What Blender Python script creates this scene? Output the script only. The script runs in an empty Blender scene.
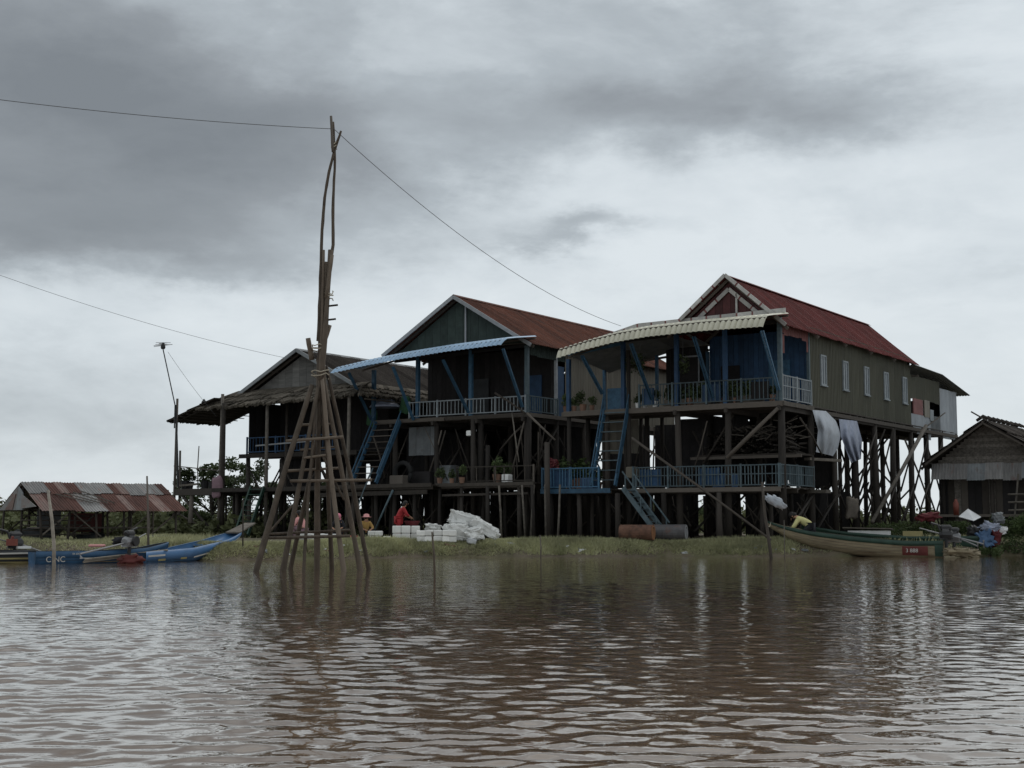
import bpy, bmesh, math, random
import numpy as np
from mathutils import Vector, Matrix, noise
random.seed(11); RNG = np.random.default_rng(5)
R = math.radians
S = bpy.context.scene; COL = S.collection
V = Vector

# ------------------------------------------------------------------ camera
EYE = V((0, 0, 1.3)); FPX = 1400.0; PITCH = math.atan(140 / FPX)
cam_d = bpy.data.cameras.new('camera'); cam = bpy.data.objects.new('camera', cam_d); COL.objects.link(cam)
cam.location = EYE; cam.rotation_euler = (math.pi / 2 + PITCH, 0, 0)
cam_d.sensor_width = 36; cam_d.lens = 36 * FPX / 1024; cam_d.clip_start = .1; cam_d.clip_end = 9000
S.camera = cam

# ------------------------------------------------------------------ world, sun, exposure
SUN_EL, SUN_AZ = R(52), R(35)          # azimuth measured from +Y (view direction) towards +X
w = bpy.data.worlds.new('World'); S.world = w; w.use_nodes = True
nt = w.node_tree; N = nt.nodes; L = nt.links; N.clear()
def nd(t, **k):
    n = N.new(t)
    for a, b in k.items(): setattr(n, a, b)
    return n
def wmath(op, a, b=None, c=None, clamp=False):
    n = nd('ShaderNodeMath', operation=op); n.use_clamp = clamp
    for i, q in enumerate((a, b, c)):
        if q is None: continue
        if isinstance(q, (int, float)): n.inputs[i].default_value = q
        else: L.new(q, n.inputs[i])
    return n.outputs[0]
out = nd('ShaderNodeOutputWorld'); bg = nd('ShaderNodeBackground'); bg.inputs[1].default_value = .1
L.new(bg.outputs[0], out.inputs[0])
sky = nd('ShaderNodeTexSky', sky_type='NISHITA'); sky.sun_disc = False
sky.sun_elevation = SUN_EL; sky.sun_rotation = SUN_AZ
tc = nd('ShaderNodeTexCoord'); sx = nd('ShaderNodeSeparateXYZ'); L.new(tc.outputs['Generated'], sx.inputs[0])
def cloud_noise(sc, off, scale, detail, rough=.55, dist=0.0):
    m = nd('ShaderNodeMapping'); m.inputs['Scale'].default_value = sc; m.inputs['Location'].default_value = off
    L.new(tc.outputs['Generated'], m.inputs[0])
    n = nd('ShaderNodeTexNoise'); n.inputs['Scale'].default_value = scale; n.inputs['Detail'].default_value = detail
    n.inputs['Roughness'].default_value = rough; n.inputs['Distortion'].default_value = dist
    L.new(m.outputs[0], n.inputs[0]); return n.outputs[0]
# direction warped by noise, so that cloud masses get billowy outlines
def warp_vec(scale, amt, detail, src):
    m = nd('ShaderNodeMapping'); m.inputs['Scale'].default_value = (1, 1, 2.2); L.new(tc.outputs['Generated'], m.inputs[0])
    n = nd('ShaderNodeTexNoise'); n.inputs['Scale'].default_value = scale; n.inputs['Detail'].default_value = detail; n.inputs['Roughness'].default_value = .6; L.new(m.outputs[0], n.inputs[0])
    a = nd('ShaderNodeVectorMath', operation='SUBTRACT'); L.new(n.outputs['Color'], a.inputs[0]); a.inputs[1].default_value = (.5, .5, .5)
    b = nd('ShaderNodeVectorMath', operation='MULTIPLY'); L.new(a.outputs[0], b.inputs[0]); b.inputs[1].default_value = (amt, amt, amt * .45)
    c = nd('ShaderNodeVectorMath', operation='ADD'); L.new(src, c.inputs[0]); L.new(b.outputs[0], c.inputs[1]); return c.outputs[0]
wv_ = warp_vec(5.0, .34, 7, tc.outputs['Generated']); ws = nd('ShaderNodeSeparateXYZ'); L.new(wv_, ws.inputs[0])
def mass(px, py, rx, rz, s_):
    a = wmath('DIVIDE', wmath('SUBTRACT', ws.outputs[0], (px - 512) / 1440), rx / 1440); b = wmath('DIVIDE', wmath('SUBTRACT', ws.outputs[2], (524 - py) / 1440), rz / 1440)
    r = wmath('ADD', wmath('MULTIPLY', a, a), wmath('MULTIPLY', b, b)); return wmath('MULTIPLY', wmath('POWER', 2.718, wmath('MULTIPLY', r, -1.0)), s_)
d = None
for q in ((40, 100, 300, 115, .95), (330, 150, 200, 85, .42), (730, 90, 240, 58, .58), (600, 10, 260, 30, .2), (590, 243, 100, 20, .34), (40, 232, 150, 45, .40), (230, 262, 130, 30, .22), (-20, 415, 260, 60, .22), (870, 215, 130, 28, .16), (930, 300, 170, 20, .10)):
    v = mass(*q); d = v if d is None else wmath('ADD', d, v)
n1 = cloud_noise((1, 1, 2.4), (.35, 0, .2), 5.0, 8, .58, .4); n2 = cloud_noise((1, 1, 3.0), (3.1, 1.7, .4), 13.0, 6, .6, .4)
d = wmath('MULTIPLY_ADD', wmath('SUBTRACT', n1, .47), .55, d); d = wmath('MULTIPLY_ADD', wmath('SUBTRACT', n2, .5), .16, d)
cr = nd('ShaderNodeValToRGB'); L.new(d, cr.inputs[0]); e = cr.color_ramp.elements
def stop(p, c):
    x = e.new(p); x.color = (*c, 1); return x
e[0].position = 0.0; e[0].color = (.735, .79, .822, 1)
e[1].position = 1.0; e[1].color = (.212, .233, .252, 1)
stop(.12, (.655, .712, .748)); stop(.34, (.435, .48, .512)); stop(.62, (.295, .322, .345))
mul = nd('ShaderNodeMix', data_type='RGBA', blend_type='MULTIPLY'); mul.inputs[0].default_value = 1
L.new(cr.outputs[0], mul.inputs[6]); mul.inputs[7].default_value = (10, 10, 10, 1)
mix = nd('ShaderNodeMix', data_type='RGBA'); mix.inputs[0].default_value = .05
L.new(mul.outputs[2], mix.inputs[6]); L.new(sky.outputs[0], mix.inputs[7]); L.new(mix.outputs[2], bg.inputs[0])

sun_d = bpy.data.lights.new('sun', 'SUN'); sun_d.energy = .8; sun_d.angle = R(25); sun_d.color = (1, .96, .9)
sun = bpy.data.objects.new('sun', sun_d); COL.objects.link(sun)
sd = V((math.sin(SUN_AZ) * math.cos(SUN_EL), math.cos(SUN_AZ) * math.cos(SUN_EL), math.sin(SUN_EL)))
sun.rotation_euler = (-sd).to_track_quat('-Z', 'Y').to_euler()
S.view_settings.view_transform = 'Standard'; S.view_settings.look = 'None'
S.view_settings.exposure = 0; S.view_settings.gamma = 1; S.view_settings.use_curve_mapping = False
S.render.engine = 'CYCLES'

# ------------------------------------------------------------------ frames
A = R(-33.5); C0 = V((11.19, 58.0, 0))
ROW = Matrix.Translation(C0) @ Matrix.Rotation(A, 4, 'Z')      # x right along the house fronts, y depth
ROWI = ROW.inverted(); WORLD = Matrix.Identity(4)
def ray(px, py):
    f = V((0, math.cos(PITCH), math.sin(PITCH))); u = V((0, -math.sin(PITCH), math.cos(PITCH)))
    return f + V((1, 0, 0)) * ((px - 512) / FPX) + u * ((384 - py) / FPX)
def at(px, py, Y):
    r = ray(px, py); return EYE + r * (Y / r.y)
def onrow(px, py, y=0.0):                                       # point of the row frame on a plane of constant depth
    o = ROWI @ EYE; r = ROWI.to_3x3() @ ray(px, py); t = (y - o.y) / r.y; return o + r * t
def onside(px, py, x=0.0):
    o = ROWI @ EYE; r = ROWI.to_3x3() @ ray(px, py); t = (x - o.x) / r.x; return o + r * t

# ------------------------------------------------------------------ materials
MATS = {}
def mat(name, col, rough=.85, var=.3, scale=2.0, stretch=(1, 1, 1), second=None, second_amt=.5, rnd=.25, bump=.0, bscale=30, metal=0, spec=.3, stain=None, stain_scale=1.2, stain_lo=.52, trans=0):
    m = bpy.data.materials.new(name); m.use_nodes = True; t = m.node_tree; n = t.nodes; l = t.links
    b = n['Principled BSDF']; b.inputs['Roughness'].default_value = rough; b.inputs['Metallic'].default_value = metal
    b.inputs['Specular IOR Level'].default_value = spec
    co = n.new('ShaderNodeTexCoord'); mp = n.new('ShaderNodeMapping'); mp.inputs['Scale'].default_value = stretch
    oi = n.new('ShaderNodeObjectInfo')
    ad = n.new('ShaderNodeVectorMath'); ad.operation = 'ADD'
    sc = n.new('ShaderNodeVectorMath'); sc.operation = 'SCALE'; sc.inputs[0].default_value = (17, 9, 13); l.new(oi.outputs['Random'], sc.inputs['Scale'])
    l.new(co.outputs['Object'], ad.inputs[0]); l.new(sc.outputs[0], ad.inputs[1]); l.new(ad.outputs[0], mp.inputs[0])
    ns = n.new('ShaderNodeTexNoise'); ns.inputs['Scale'].default_value = scale; ns.inputs['Detail'].default_value = 6; ns.inputs['Roughness'].default_value = .62
    l.new(mp.outputs[0], ns.inputs[0])
    rp = n.new('ShaderNodeValToRGB'); l.new(ns.outputs[0], rp.inputs[0])
    c = V(col); rp.color_ramp.elements[0].position = .3; rp.color_ramp.elements[1].position = .7
    rp.color_ramp.elements[0].color = (*(c * (1 - var)), 1); rp.color_ramp.elements[1].color = (*(c * (1 + var)), 1)
    cur = rp.outputs[0]
    if second:
        mx = n.new('ShaderNodeMix'); mx.data_type = 'RGBA'
        ml = n.new('ShaderNodeMath'); ml.operation = 'MULTIPLY'; ml.inputs[1].default_value = second_amt; l.new(oi.outputs['Random'], ml.inputs[0])
        l.new(ml.outputs[0], mx.inputs[0]); l.new(cur, mx.inputs[6]); mx.inputs[7].default_value = (*second, 1); cur = mx.outputs[2]
    if stain:
        n3 = n.new('ShaderNodeTexNoise'); n3.inputs['Scale'].default_value = stain_scale; n3.inputs['Detail'].default_value = 8; n3.inputs['Roughness'].default_value = .7
        l.new(mp.outputs[0], n3.inputs[0])
        r3 = n.new('ShaderNodeValToRGB'); l.new(n3.outputs[0], r3.inputs[0]); r3.color_ramp.elements[0].position = stain_lo; r3.color_ramp.elements[1].position = stain_lo + .16
        mx = n.new('ShaderNodeMix'); mx.data_type = 'RGBA'; l.new(r3.outputs[0], mx.inputs[0]); l.new(cur, mx.inputs[6]); mx.inputs[7].default_value = (*stain, 1); cur = mx.outputs[2]
    if rnd:
        m1 = n.new('ShaderNodeMapRange'); m1.inputs[3].default_value = 1 - rnd; m1.inputs[4].default_value = 1 + rnd; l.new(oi.outputs['Random'], m1.inputs[0])
        vm = n.new('ShaderNodeVectorMath'); vm.operation = 'SCALE'; l.new(cur, vm.inputs[0]); l.new(m1.outputs[0], vm.inputs['Scale']); cur = vm.outputs[0]
    l.new(cur, b.inputs['Base Color'])
    if bump:
        n4 = n.new('ShaderNodeTexNoise'); n4.inputs['Scale'].default_value = bscale; n4.inputs['Detail'].default_value = 4; l.new(mp.outputs[0], n4.inputs[0])
        bp = n.new('ShaderNodeBump'); bp.inputs['Strength'].default_value = bump; bp.inputs['Distance'].default_value = .03; l.new(n4.outputs[0], bp.inputs['Height']); l.new(bp.outputs[0], b.inputs['Normal'])
    if trans:
        o = n['Material Output']; tr = n.new('ShaderNodeBsdfTranslucent'); l.new(cur, tr.inputs[0]); ms = n.new('ShaderNodeMixShader'); ms.inputs[0].default_value = trans
        l.new(b.outputs[0], ms.inputs[1]); l.new(tr.outputs[0], ms.inputs[2]); l.new(ms.outputs[0], o.inputs[0])
    MATS[name] = m; return m
mat('stilt', (.024, .020, .017), var=.4, stretch=(4, 4, .5), scale=3, second=(.055, .047, .04), second_amt=.6, bump=.3)
mat('old_wood', (.038, .031, .025), var=.4, scale=4, second=(.125, .108, .092), second_amt=.7, rnd=.35, bump=.3)
mat('grey_wood', (.10, .088, .074), var=.35, scale=5, rnd=.3, bump=.3, stain=(.06, .05, .04), stain_scale=2)
mat('tower_wood', (.082, .063, .047), var=.45, scale=3.5, stretch=(2, 2, .6), second=(.14, .112, .086), second_amt=.8, rnd=.25, bump=.4, stain=(.04, .03, .024), stain_scale=2.5, stain_lo=.55)
mat('pale_pole', (.24, .215, .18), var=.3, rnd=.2, scale=4, bump=.2)
mat('blue_paint', (.032, .084, .14), rough=.6, var=.3, scale=5, rnd=.3, stain=(.05, .06, .07), stain_scale=4, stain_lo=.58)
mat('blue_rail', (.058, .084, .096), rough=.6, var=.25, scale=5, rnd=.3, stain=(.1, .1, .1), stain_scale=4, stain_lo=.58)
mat('blue_wall', (.020, .055, .115), rough=.6, var=.25, scale=3, rnd=.25)
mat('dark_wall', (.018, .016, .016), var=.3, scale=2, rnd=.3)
mat('white_rail', (.21, .235, .25), rough=.6, var=.2, scale=5, rnd=.2)
mat('maroon_wall', (.055, .016, .016), rough=.7, var=.3, scale=2.5, rnd=.25)
mat('pink_wall', (.155, .062, .058), rough=.7, var=.25, scale=2.5, rnd=.2)
mat('green_wall', (.074, .073, .053), rough=.55, var=.2, scale=1.5, stretch=(1, 2.5, .35), rnd=.12, spec=.15, stain=(.048, .048, .034), stain_scale=1.5, stain_lo=.55)
mat('tan_wall', (.16, .145, .115), rough=.6, var=.2, scale=1.5, stretch=(1, 2, .35), rnd=.12)
mat('gable_green', (.028, .040, .035), var=.3, scale=2, rnd=.15)
mat('gable_grey', (.115, .112, .105), var=.3, scale=2.5, stretch=(.4, 1, 3), rnd=.2)
mat('maroon_roof', (.095, .020, .018), rough=.7, var=.3, scale=2, stretch=(.5, 2, 1), rnd=.18, spec=.1, stain=(.06, .022, .018), stain_scale=1.4, stain_lo=.56)
mat('rust_roof', (.105, .040, .026), rough=.8, spec=.1, var=.4, scale=2.2, stretch=(.35, 2.4, .6), rnd=.25, stain=(.055, .032, .026), stain_scale=1.6, stain_lo=.5)
mat('cream_awning', (.44, .42, .33), rough=.5, var=.12, scale=2, rnd=.07, spec=.4, stain=(.36, .33, .25), stain_scale=2, stain_lo=.58)
mat('blue_awning', (.25, .36, .48), rough=.5, var=.15, scale=2, rnd=.08, spec=.4, stain=(.2, .26, .33), stain_scale=2, stain_lo=.56)
mat('white_trim', (.36, .35, .33), rough=.6, var=.2, scale=4, rnd=.2, stain=(.22, .14, .12), stain_scale=3, stain_lo=.6)
mat('grey_trim', (.24, .25, .26), rough=.6, var=.2, scale=4, rnd=.15)
mat('zinc', (.28, .30, .32), rough=.45, var=.2, scale=2, stretch=(1, 1, .4), rnd=.15, metal=.25, spec=.5, stain=(.2, .19, .18), stain_scale=1.6, stain_lo=.58)
mat('zinc_dark', (.15, .16, .165), rough=.6, var=.25, scale=2, rnd=.2, stain=(.1, .07, .055), stain_scale=1.6, stain_lo=.58)
mat('shed_rust', (.072, .030, .022), rough=.85, var=.4, scale=2.5, stretch=(2.5, .4, 1), rnd=.28, stain=(.2, .13, .11), stain_scale=1.2, stain_lo=.62)
mat('shed_grey', (.165, .16, .155), rough=.6, var=.25, scale=2.5, stretch=(2.5, .4, 1), rnd=.22, stain=(.16, .075, .055), stain_scale=1.5, stain_lo=.55)
mat('shed_pale', (.15, .10, .085), rough=.7, var=.3, scale=2.5, stretch=(2.5, .4, 1), rnd=.2, stain=(.12, .05, .04), stain_scale=1.6, stain_lo=.5)
mat('thatch', (.095, .083, .068), rough=1, var=.5, scale=9, stretch=(3, 3, 1), rnd=.35, bump=.6, spec=.05)
mat('thatch_dark', (.05, .043, .038), rough=1, var=.5, scale=9, stretch=(3, 3, 1), rnd=.35, bump=.6, spec=.05)
mat('woven', (.12, .108, .095), rough=1, var=.45, scale=10, rnd=.3, bump=.5, spec=.05)
mat('sack', (.62, .62, .60), rough=.7, var=.16, scale=4, rnd=.12, stain=(.36, .36, .35), stain_scale=5, stain_lo=.57, bump=.25, bscale=12)
mat('foam', (.66, .65, .62), rough=.8, var=.12, scale=4, rnd=.14, stain=(.35, .34, .32), stain_scale=5, stain_lo=.60)
mat('tarp_white', (.40, .43, .47), rough=.6, var=.15, scale=3, rnd=.05, stain=(.33, .34, .36), trans=.12)
mat('tarp_grey', (.27, .30, .38), rough=.55, var=.25, scale=4, rnd=.05, trans=.1)
mat('barrel_rust', (.115, .058, .038), rough=.8, var=.4, scale=4, rnd=.1, stain=(.05, .035, .03), stain_scale=3)
mat('barrel_grey', (.085, .080, .082), rough=.7, var=.3, scale=4, rnd=.1, stain=(.11, .06, .045), stain_scale=3, stain_lo=.54)
mat('barrel_lid_orange', (.22, .105, .05), rough=.8, var=.3, scale=4, rnd=0)
mat('barrel_lid_grey', (.24, .24, .25), rough=.6, var=.3, scale=5, rnd=0)
mat('boat_cream', (.20, .165, .105), rough=.6, var=.25, scale=3, stretch=(.4, 1, 3), rnd=0, stain=(.11, .075, .045), stain_scale=2, stain_lo=.5)
mat('boat_green', (.018, .042, .030), rough=.5, var=.3, scale=3, rnd=.1)
mat('boat_red', (.105, .025, .022), rough=.6, var=.2, scale=3, rnd=0)
mat('boat_blue', (.05, .135, .28), rough=.45, var=.2, scale=2, rnd=.06, spec=.5)
mat('boat_navy', (.028, .075, .145), rough=.5, var=.25, scale=3, rnd=0)
mat('boat_dark', (.03, .032, .034), rough=.7, var=.3, scale=3, rnd=.1)
mat('boat_inside', (.10, .085, .07), var=.3, scale=3, rnd=.1)
mat('yellow_strip', (.28, .24, .11), rough=.6, var=.2, rnd=.1)
mat('letters', (.42, .41, .38), rough=.6, var=.1, rnd=0)
mat('red_cloth', (.30, .025, .028), rough=.8, var=.3, scale=4, rnd=.1)
mat('dark_red', (.10, .016, .02), rough=.7, var=.3, scale=4, rnd=.1)
mat('pink_cloth', (.56, .27, .26), rough=.9, var=.15, scale=4, rnd=.05)
mat('rose_cloth', (.58, .20, .26), rough=.9, var=.15, scale=4, rnd=.05)
mat('mauve_cloth', (.20, .13, .15), rough=.9, var=.2, scale=4, rnd=.05)
mat('black_cloth', (.016, .016, .02), rough=.9, var=.2, scale=4, rnd=.05)
mat('ochre_cloth', (.34, .21, .07), rough=.9, var=.2, scale=4, rnd=.05)
mat('yellow_cloth', (.46, .43, .20), rough=.9, var=.15, scale=4, rnd=.05)
mat('white_cloth', (.62, .62, .62), rough=.9, var=.12, scale=4, rnd=.05)
mat('green_cloth', (.035, .09, .045), rough=.9, var=.3, scale=4, rnd=.1)
mat('skin', (.30, .165, .105), rough=.6, var=.1, rnd=.1)
mat('hair', (.012, .010, .009), rough=.6, var=.2, rnd=.1)
mat('orange_plastic', (.15, .04, .028), rough=.5, var=.15, rnd=.05)
mat('white_plastic', (.66, .66, .64), rough=.5, var=.1, rnd=.1)
mat('blue_plastic', (.05, .10, .19), rough=.5, var=.15, rnd=.15)
mat('black_metal', (.02, .02, .021), rough=.55, var=.3, rnd=.1, spec=.4)
mat('grey_metal', (.2, .2, .205), rough=.5, var=.25, rnd=.1, metal=.4)
mat('rubber', (.018, .018, .018), rough=.9, var=.2, rnd=.1)
mat('wire', (.09, .09, .095), rough=.7, var=.1, rnd=0)
mat('rope', (.36, .32, .25), rough=.95, var=.25, scale=20, rnd=.1)
mat('pane', (.16, .18, .19), rough=.25, var=.1, rnd=.1, spec=.6)
mat('pot', (.17, .10, .07), rough=.8, var=.2, rnd=.4)
mat('leaf', (.060, .086, .030), rough=.7, var=.45, scale=1.3, rnd=.25, trans=.3)
mat('leaf_dark', (.055, .075, .030), rough=.7, var=.45, scale=1.0, rnd=.25, trans=.25)
mat('leaf_far', (.105, .115, .052), rough=.8, var=.4, scale=.12, rnd=.1, trans=.2)
mat('bark', (.05, .043, .034), var=.4, scale=5, rnd=.2, bump=.4)
mat('red_leaf', (.16, .04, .045), rough=.7, var=.3, rnd=.2, trans=.2)
mat('grass', (.37, .365, .215), rough=.9, var=.42, scale=.6, rnd=0, trans=.25, stain=(.20, .21, .10), stain_scale=.8, stain_lo=.54, spec=.1)
mat('mud', (.105, .085, .06), rough=.9, var=.35, scale=1.0, rnd=0, stain=(.09, .09, .04), stain_scale=.35, stain_lo=.48, bump=.4, bscale=6)
mat('litter', (.55, .56, .57), rough=.8, var=.2, rnd=.5)

# ------------------------------------------------------------------ mesh builder
Z = V((0, 0, 1))
class MB:
    def __init__(s): s.v = []; s.f = []
    def add(s, vs, fs):
        b = len(s.v); s.v += [tuple(p) for p in vs]; s.f += [tuple(b + i for i in f) for f in fs]; return s
    def box(s, x0, x1, y0, y1, z0, z1):
        return s.add([(x0, y0, z0), (x1, y0, z0), (x1, y1, z0), (x0, y1, z0), (x0, y0, z1), (x1, y0, z1), (x1, y1, z1), (x0, y1, z1)],
                     [(0, 3, 2, 1), (4, 5, 6, 7), (0, 1, 5, 4), (1, 2, 6, 5), (2, 3, 7, 6), (3, 0, 4, 7)])
    def beam(s, p, q, w, h=None, up=Z):
        p = V(p); q = V(q); h = h or w; a = (q - p).normalized()
        if abs(a.dot(up)) > .98: up = V((0, 1, 0))
        r = a.cross(up).normalized(); u = r.cross(a).normalized(); r = r * w / 2; u = u * h / 2
        return s.add([p - r - u, p + r - u, p + r + u, p - r + u, q - r - u, q + r - u, q + r + u, q - r + u],
                     [(0, 1, 2, 3), (7, 6, 5, 4), (0, 4, 5, 1), (1, 5, 6, 2), (2, 6, 7, 3), (3, 7, 4, 0)])
    def tube(s, pts, rad, n=7, sx=1.0):
        pts = [V(p) for p in pts]; b = len(s.v)
        if isinstance(rad, (int, float)): rad = [rad] * len(pts)
        a0 = (pts[1] - pts[0]).normalized(); ref = V((0, 1, 0)) if abs(a0.z) > .9 else Z
        for i, p in enumerate(pts):
            a = (pts[min(i + 1, len(pts) - 1)] - pts[max(i - 1, 0)]).normalized()
            r = a.cross(ref).normalized(); u = r.cross(a).normalized()
            for k in range(n):
                t = 2 * math.pi * k / n; s.v.append(tuple(p + (r * math.cos(t) * sx + u * math.sin(t)) * rad[i]))
        for i in range(len(pts) - 1):
            for k in range(n):
                k2 = (k + 1) % n; s.f.append((b + i * n + k, b + i * n + k2, b + (i + 1) * n + k2, b + (i + 1) * n + k))
        s.f.append(tuple(b + k for k in reversed(range(n)))); s.f.append(tuple(b + (len(pts) - 1) * n + k for k in range(n))); return s
    def corr(s, o, a, wd, rows, nrm, pitch=.16, amp=.03, kind='trap'):
        """corrugated sheet: o corner, a width direction, rows = list of offset vectors down the sheet"""
        o = V(o); a = V(a).normalized(); nrm = V(nrm).normalized(); prof = []
        k = max(1, round(wd / pitch)); p = wd / k
        for i in range(k):
            if kind == 'trap': prof += [(i * p, 0), (i * p + p * .5, 0), (i * p + p * .62, amp), (i * p + p * .88, amp)]
            else: prof += [(i * p + p * j / 4, amp * math.sin(math.pi * j / 4)) for j in range(4)]
        prof.append((wd, 0)); b = len(s.v); m = len(prof)
        for r in rows:
            for (t, h) in prof: s.v.append(tuple(o + a * t + V(r) + nrm * h))
        for i in range(len(rows) - 1):
            for j in range(m - 1): s.f.append((b + i * m + j, b + i * m + j + 1, b + (i + 1) * m + j + 1, b + (i + 1) * m + j))
        return s
    def ell(s, c, r, nu=10, nv=7, M=None):
        vs = []; fs = []
        for i in range(nv + 1):
            ph = math.pi * i / nv
            for j in range(nu):
                th = 2 * math.pi * j / nu
                p = V((r[0] * math.sin(ph) * math.cos(th), r[1] * math.sin(ph) * math.sin(th), r[2] * math.cos(ph)))
                if M: p = M @ p
                vs.append(p + V(c))
        for i in range(nv):
            for j in range(nu):
                j2 = (j + 1) % nu; fs.append((i * nu + j, (i + 1) * nu + j, (i + 1) * nu + j2, i * nu + j2))
        return s.add(vs, fs)
    def prism(s, poly, axis, t):
        poly = [V(p) for p in poly]; ax = V(axis).normalized() * t; n = len(poly)
        vs = poly + [p + ax for p in poly]
        return s.add(vs, [tuple(reversed(range(n))), tuple(range(n, 2 * n))] + [(i, (i + 1) % n, n + (i + 1) % n, n + i) for i in range(n)])
    def mesh(s, name, off=V((0, 0, 0))):
        me = bpy.data.meshes.new(name); me.from_pydata([(p[0] - off[0], p[1] - off[1], p[2] - off[2]) for p in s.v], [], s.f); me.update(); return me
def link(name, me, m, parent=None, smooth=False):
    o = bpy.data.objects.new(name, me); COL.objects.link(o)
    if m: me.materials.append(MATS[m])
    if parent: o.parent = parent
    if smooth: me.polygons.foreach_set('use_smooth', [True] * len(me.polygons))
    return o
def tag(o, label, cat, group=None, kind=None):
    if label: o['label'] = label
    if cat: o['category'] = cat
    if group: o['group'] = group
    if kind: o['kind'] = kind
    return o
class T:
    """a thing: an Empty at its base in a frame, parts given in frame coordinates"""
    def __init__(s, name, label, cat, base=(0, 0, 0), frame=WORLD, group=None):
        s.off = V(base); s.M = frame
        s.o = bpy.data.objects.new(name, None); COL.objects.link(s.o); s.o.empty_display_size = .3
        s.o.matrix_world = frame @ Matrix.Translation(s.off); tag(s.o, label, cat, group)
    def p(s, name, mb, m, parent=None, smooth=False, label=None, kind=None):
        o = link(name, mb.mesh(name, s.off), m, parent or s.o, smooth)
        if label: o['label'] = label
        if kind: o['kind'] = kind
        return o
def one(name, mb, m, label, cat, base=(0, 0, 0), frame=WORLD, group=None, smooth=False, kind=None):
    o = link(name, mb.mesh(name, V(base)), m, None, smooth); o.matrix_world = frame @ Matrix.Translation(V(base)); return tag(o, label, cat, group, kind)
def rj(a): return random.uniform(-a, a)

# ------------------------------------------------------------------ terrain
SHORE = [(-2500, 140), (-300, 90), (-60, 58), (-30, 54.5), (-17, 52.8), (-12.5, 51.5), (-10.5, 50.2), (-8, 52.4), (-4, 55.2), (0, 56.1), (7, 56.2), (10, 56.3), (13.5, 56.8), (18, 58.0), (22, 58.4), (30, 60), (80, 70), (300, 110), (2500, 160)]
SXs = np.array([p[0] for p in SHORE], float); SYs = np.array([p[1] for p in SHORE], float)
GZ = .62
def shore(x): return np.interp(x, SXs, SYs) + .22 * np.sin(x * 1.3) + .12 * np.sin(x * 3.1 + 1)
def ground(x, y):
    d = np.asarray(y, float) - shore(np.asarray(x, float)); t = np.clip(d / 1.5, 0, 1)
    up = GZ * (t * (2 - t)) ; dn = np.maximum(-2.0, d * .35)
    return np.where(d > 0, up, dn) + np.where(d > 0, .05 * np.sin(x * .9) * np.sin(y * .7 + 1) * t, 0)
def gz(x, y): return float(ground(x, y))
def axis(*segs):
    r = []
    for a, b, st in segs: r += list(np.arange(a, b, st))
    r.append(segs[-1][1]); return np.array(r)
def grid(name, xs, ys, zf, m):
    X, Y = np.meshgrid(xs, ys); Zv = zf(X, Y); nx, ny = len(xs), len(ys)
    co = np.stack([X, Y, Zv], -1).reshape(-1, 3).astype(np.float32); i = np.arange((ny - 1) * nx).reshape(ny - 1, nx)[:, :-1].ravel()
    q = np.stack([i, i + 1, i + nx + 1, i + nx], -1)
    me = bpy.data.meshes.new(name); me.vertices.add(len(co)); me.vertices.foreach_set('co', co.ravel())
    me.loops.add(q.size); me.loops.foreach_set('vertex_index', q.ravel().astype(np.int32)); me.polygons.add(len(q))
    me.polygons.foreach_set('loop_start', np.arange(0, q.size, 4, dtype=np.int32)); me.polygons.foreach_set('loop_total', np.full(len(q), 4, np.int32))
    me.polygons.foreach_set('use_smooth', np.ones(len(q), bool)); me.update(); me.validate()
    return link(name, me, m)
g = grid('ground', axis((-3000, -300, 300), (-300, -40, 20), (-40, 45, .5), (45, 300, 20), (300, 3000, 300)),
         axis((44, 70, .4), (70, 120, 2.5), (120, 400, 30), (400, 5000, 400)), ground, 'mud')
tag(g, 'muddy river bank sloping to the brown water', 'ground', kind='structure')

# ------------------------------------------------------------------ water
wm = bpy.data.materials.new('water'); wm.use_nodes = True; t = wm.node_tree; b = t.nodes['Principled BSDF']
b.inputs['Base Color'].default_value = (.155, .102, .064, 1); b.inputs['Roughness'].default_value = .03; b.inputs['IOR'].default_value = 1.36
co = t.nodes.new('ShaderNodeTexCoord'); hh = None
for sc, st, dist in ((3.2, (1, 1.3, 1), .0085), (9.0, (1, 1.3, 1), .0014)):
    mp = t.nodes.new('ShaderNodeMapping'); mp.inputs['Scale'].default_value = st; t.links.new(co.outputs['Object'], mp.inputs[0])
    ns = t.nodes.new('ShaderNodeTexNoise'); ns.inputs['Scale'].default_value = sc; ns.inputs['Detail'].default_value = 3; ns.inputs['Distortion'].default_value = .6; t.links.new(mp.outputs[0], ns.inputs[0])
    bp = t.nodes.new('ShaderNodeBump'); bp.inputs['Strength'].default_value = 1; bp.inputs['Distance'].default_value = dist; t.links.new(ns.outputs[0], bp.inputs['Height'])
    if not hh:
        sp_ = t.nodes.new('ShaderNodeSeparateXYZ'); t.links.new(co.outputs['Object'], sp_.inputs[0]); mr = t.nodes.new('ShaderNodeMapRange'); mr.inputs[1].default_value = 10; mr.inputs[2].default_value = 42; mr.inputs[3].default_value = .005; mr.inputs[4].default_value = .024
        t.links.new(sp_.outputs[1], mr.inputs[0]); t.links.new(mr.outputs[0], bp.inputs['Distance'])
    if hh: t.links.new(hh, bp.inputs['Normal'])
    hh = bp.outputs[0]
t.links.new(hh, b.inputs['Normal']); b.inputs['Specular IOR Level'].default_value = 0
gl = t.nodes.new('ShaderNodeBsdfGlossy'); gl.inputs['Roughness'].default_value = .03; gl.inputs['Color'].default_value = (.97, .97, .96, 1); t.links.new(hh, gl.inputs['Normal'])
fr_ = t.nodes.new('ShaderNodeFresnel'); fr_.inputs['IOR'].default_value = 1.34; t.links.new(hh, fr_.inputs['Normal'])
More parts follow.
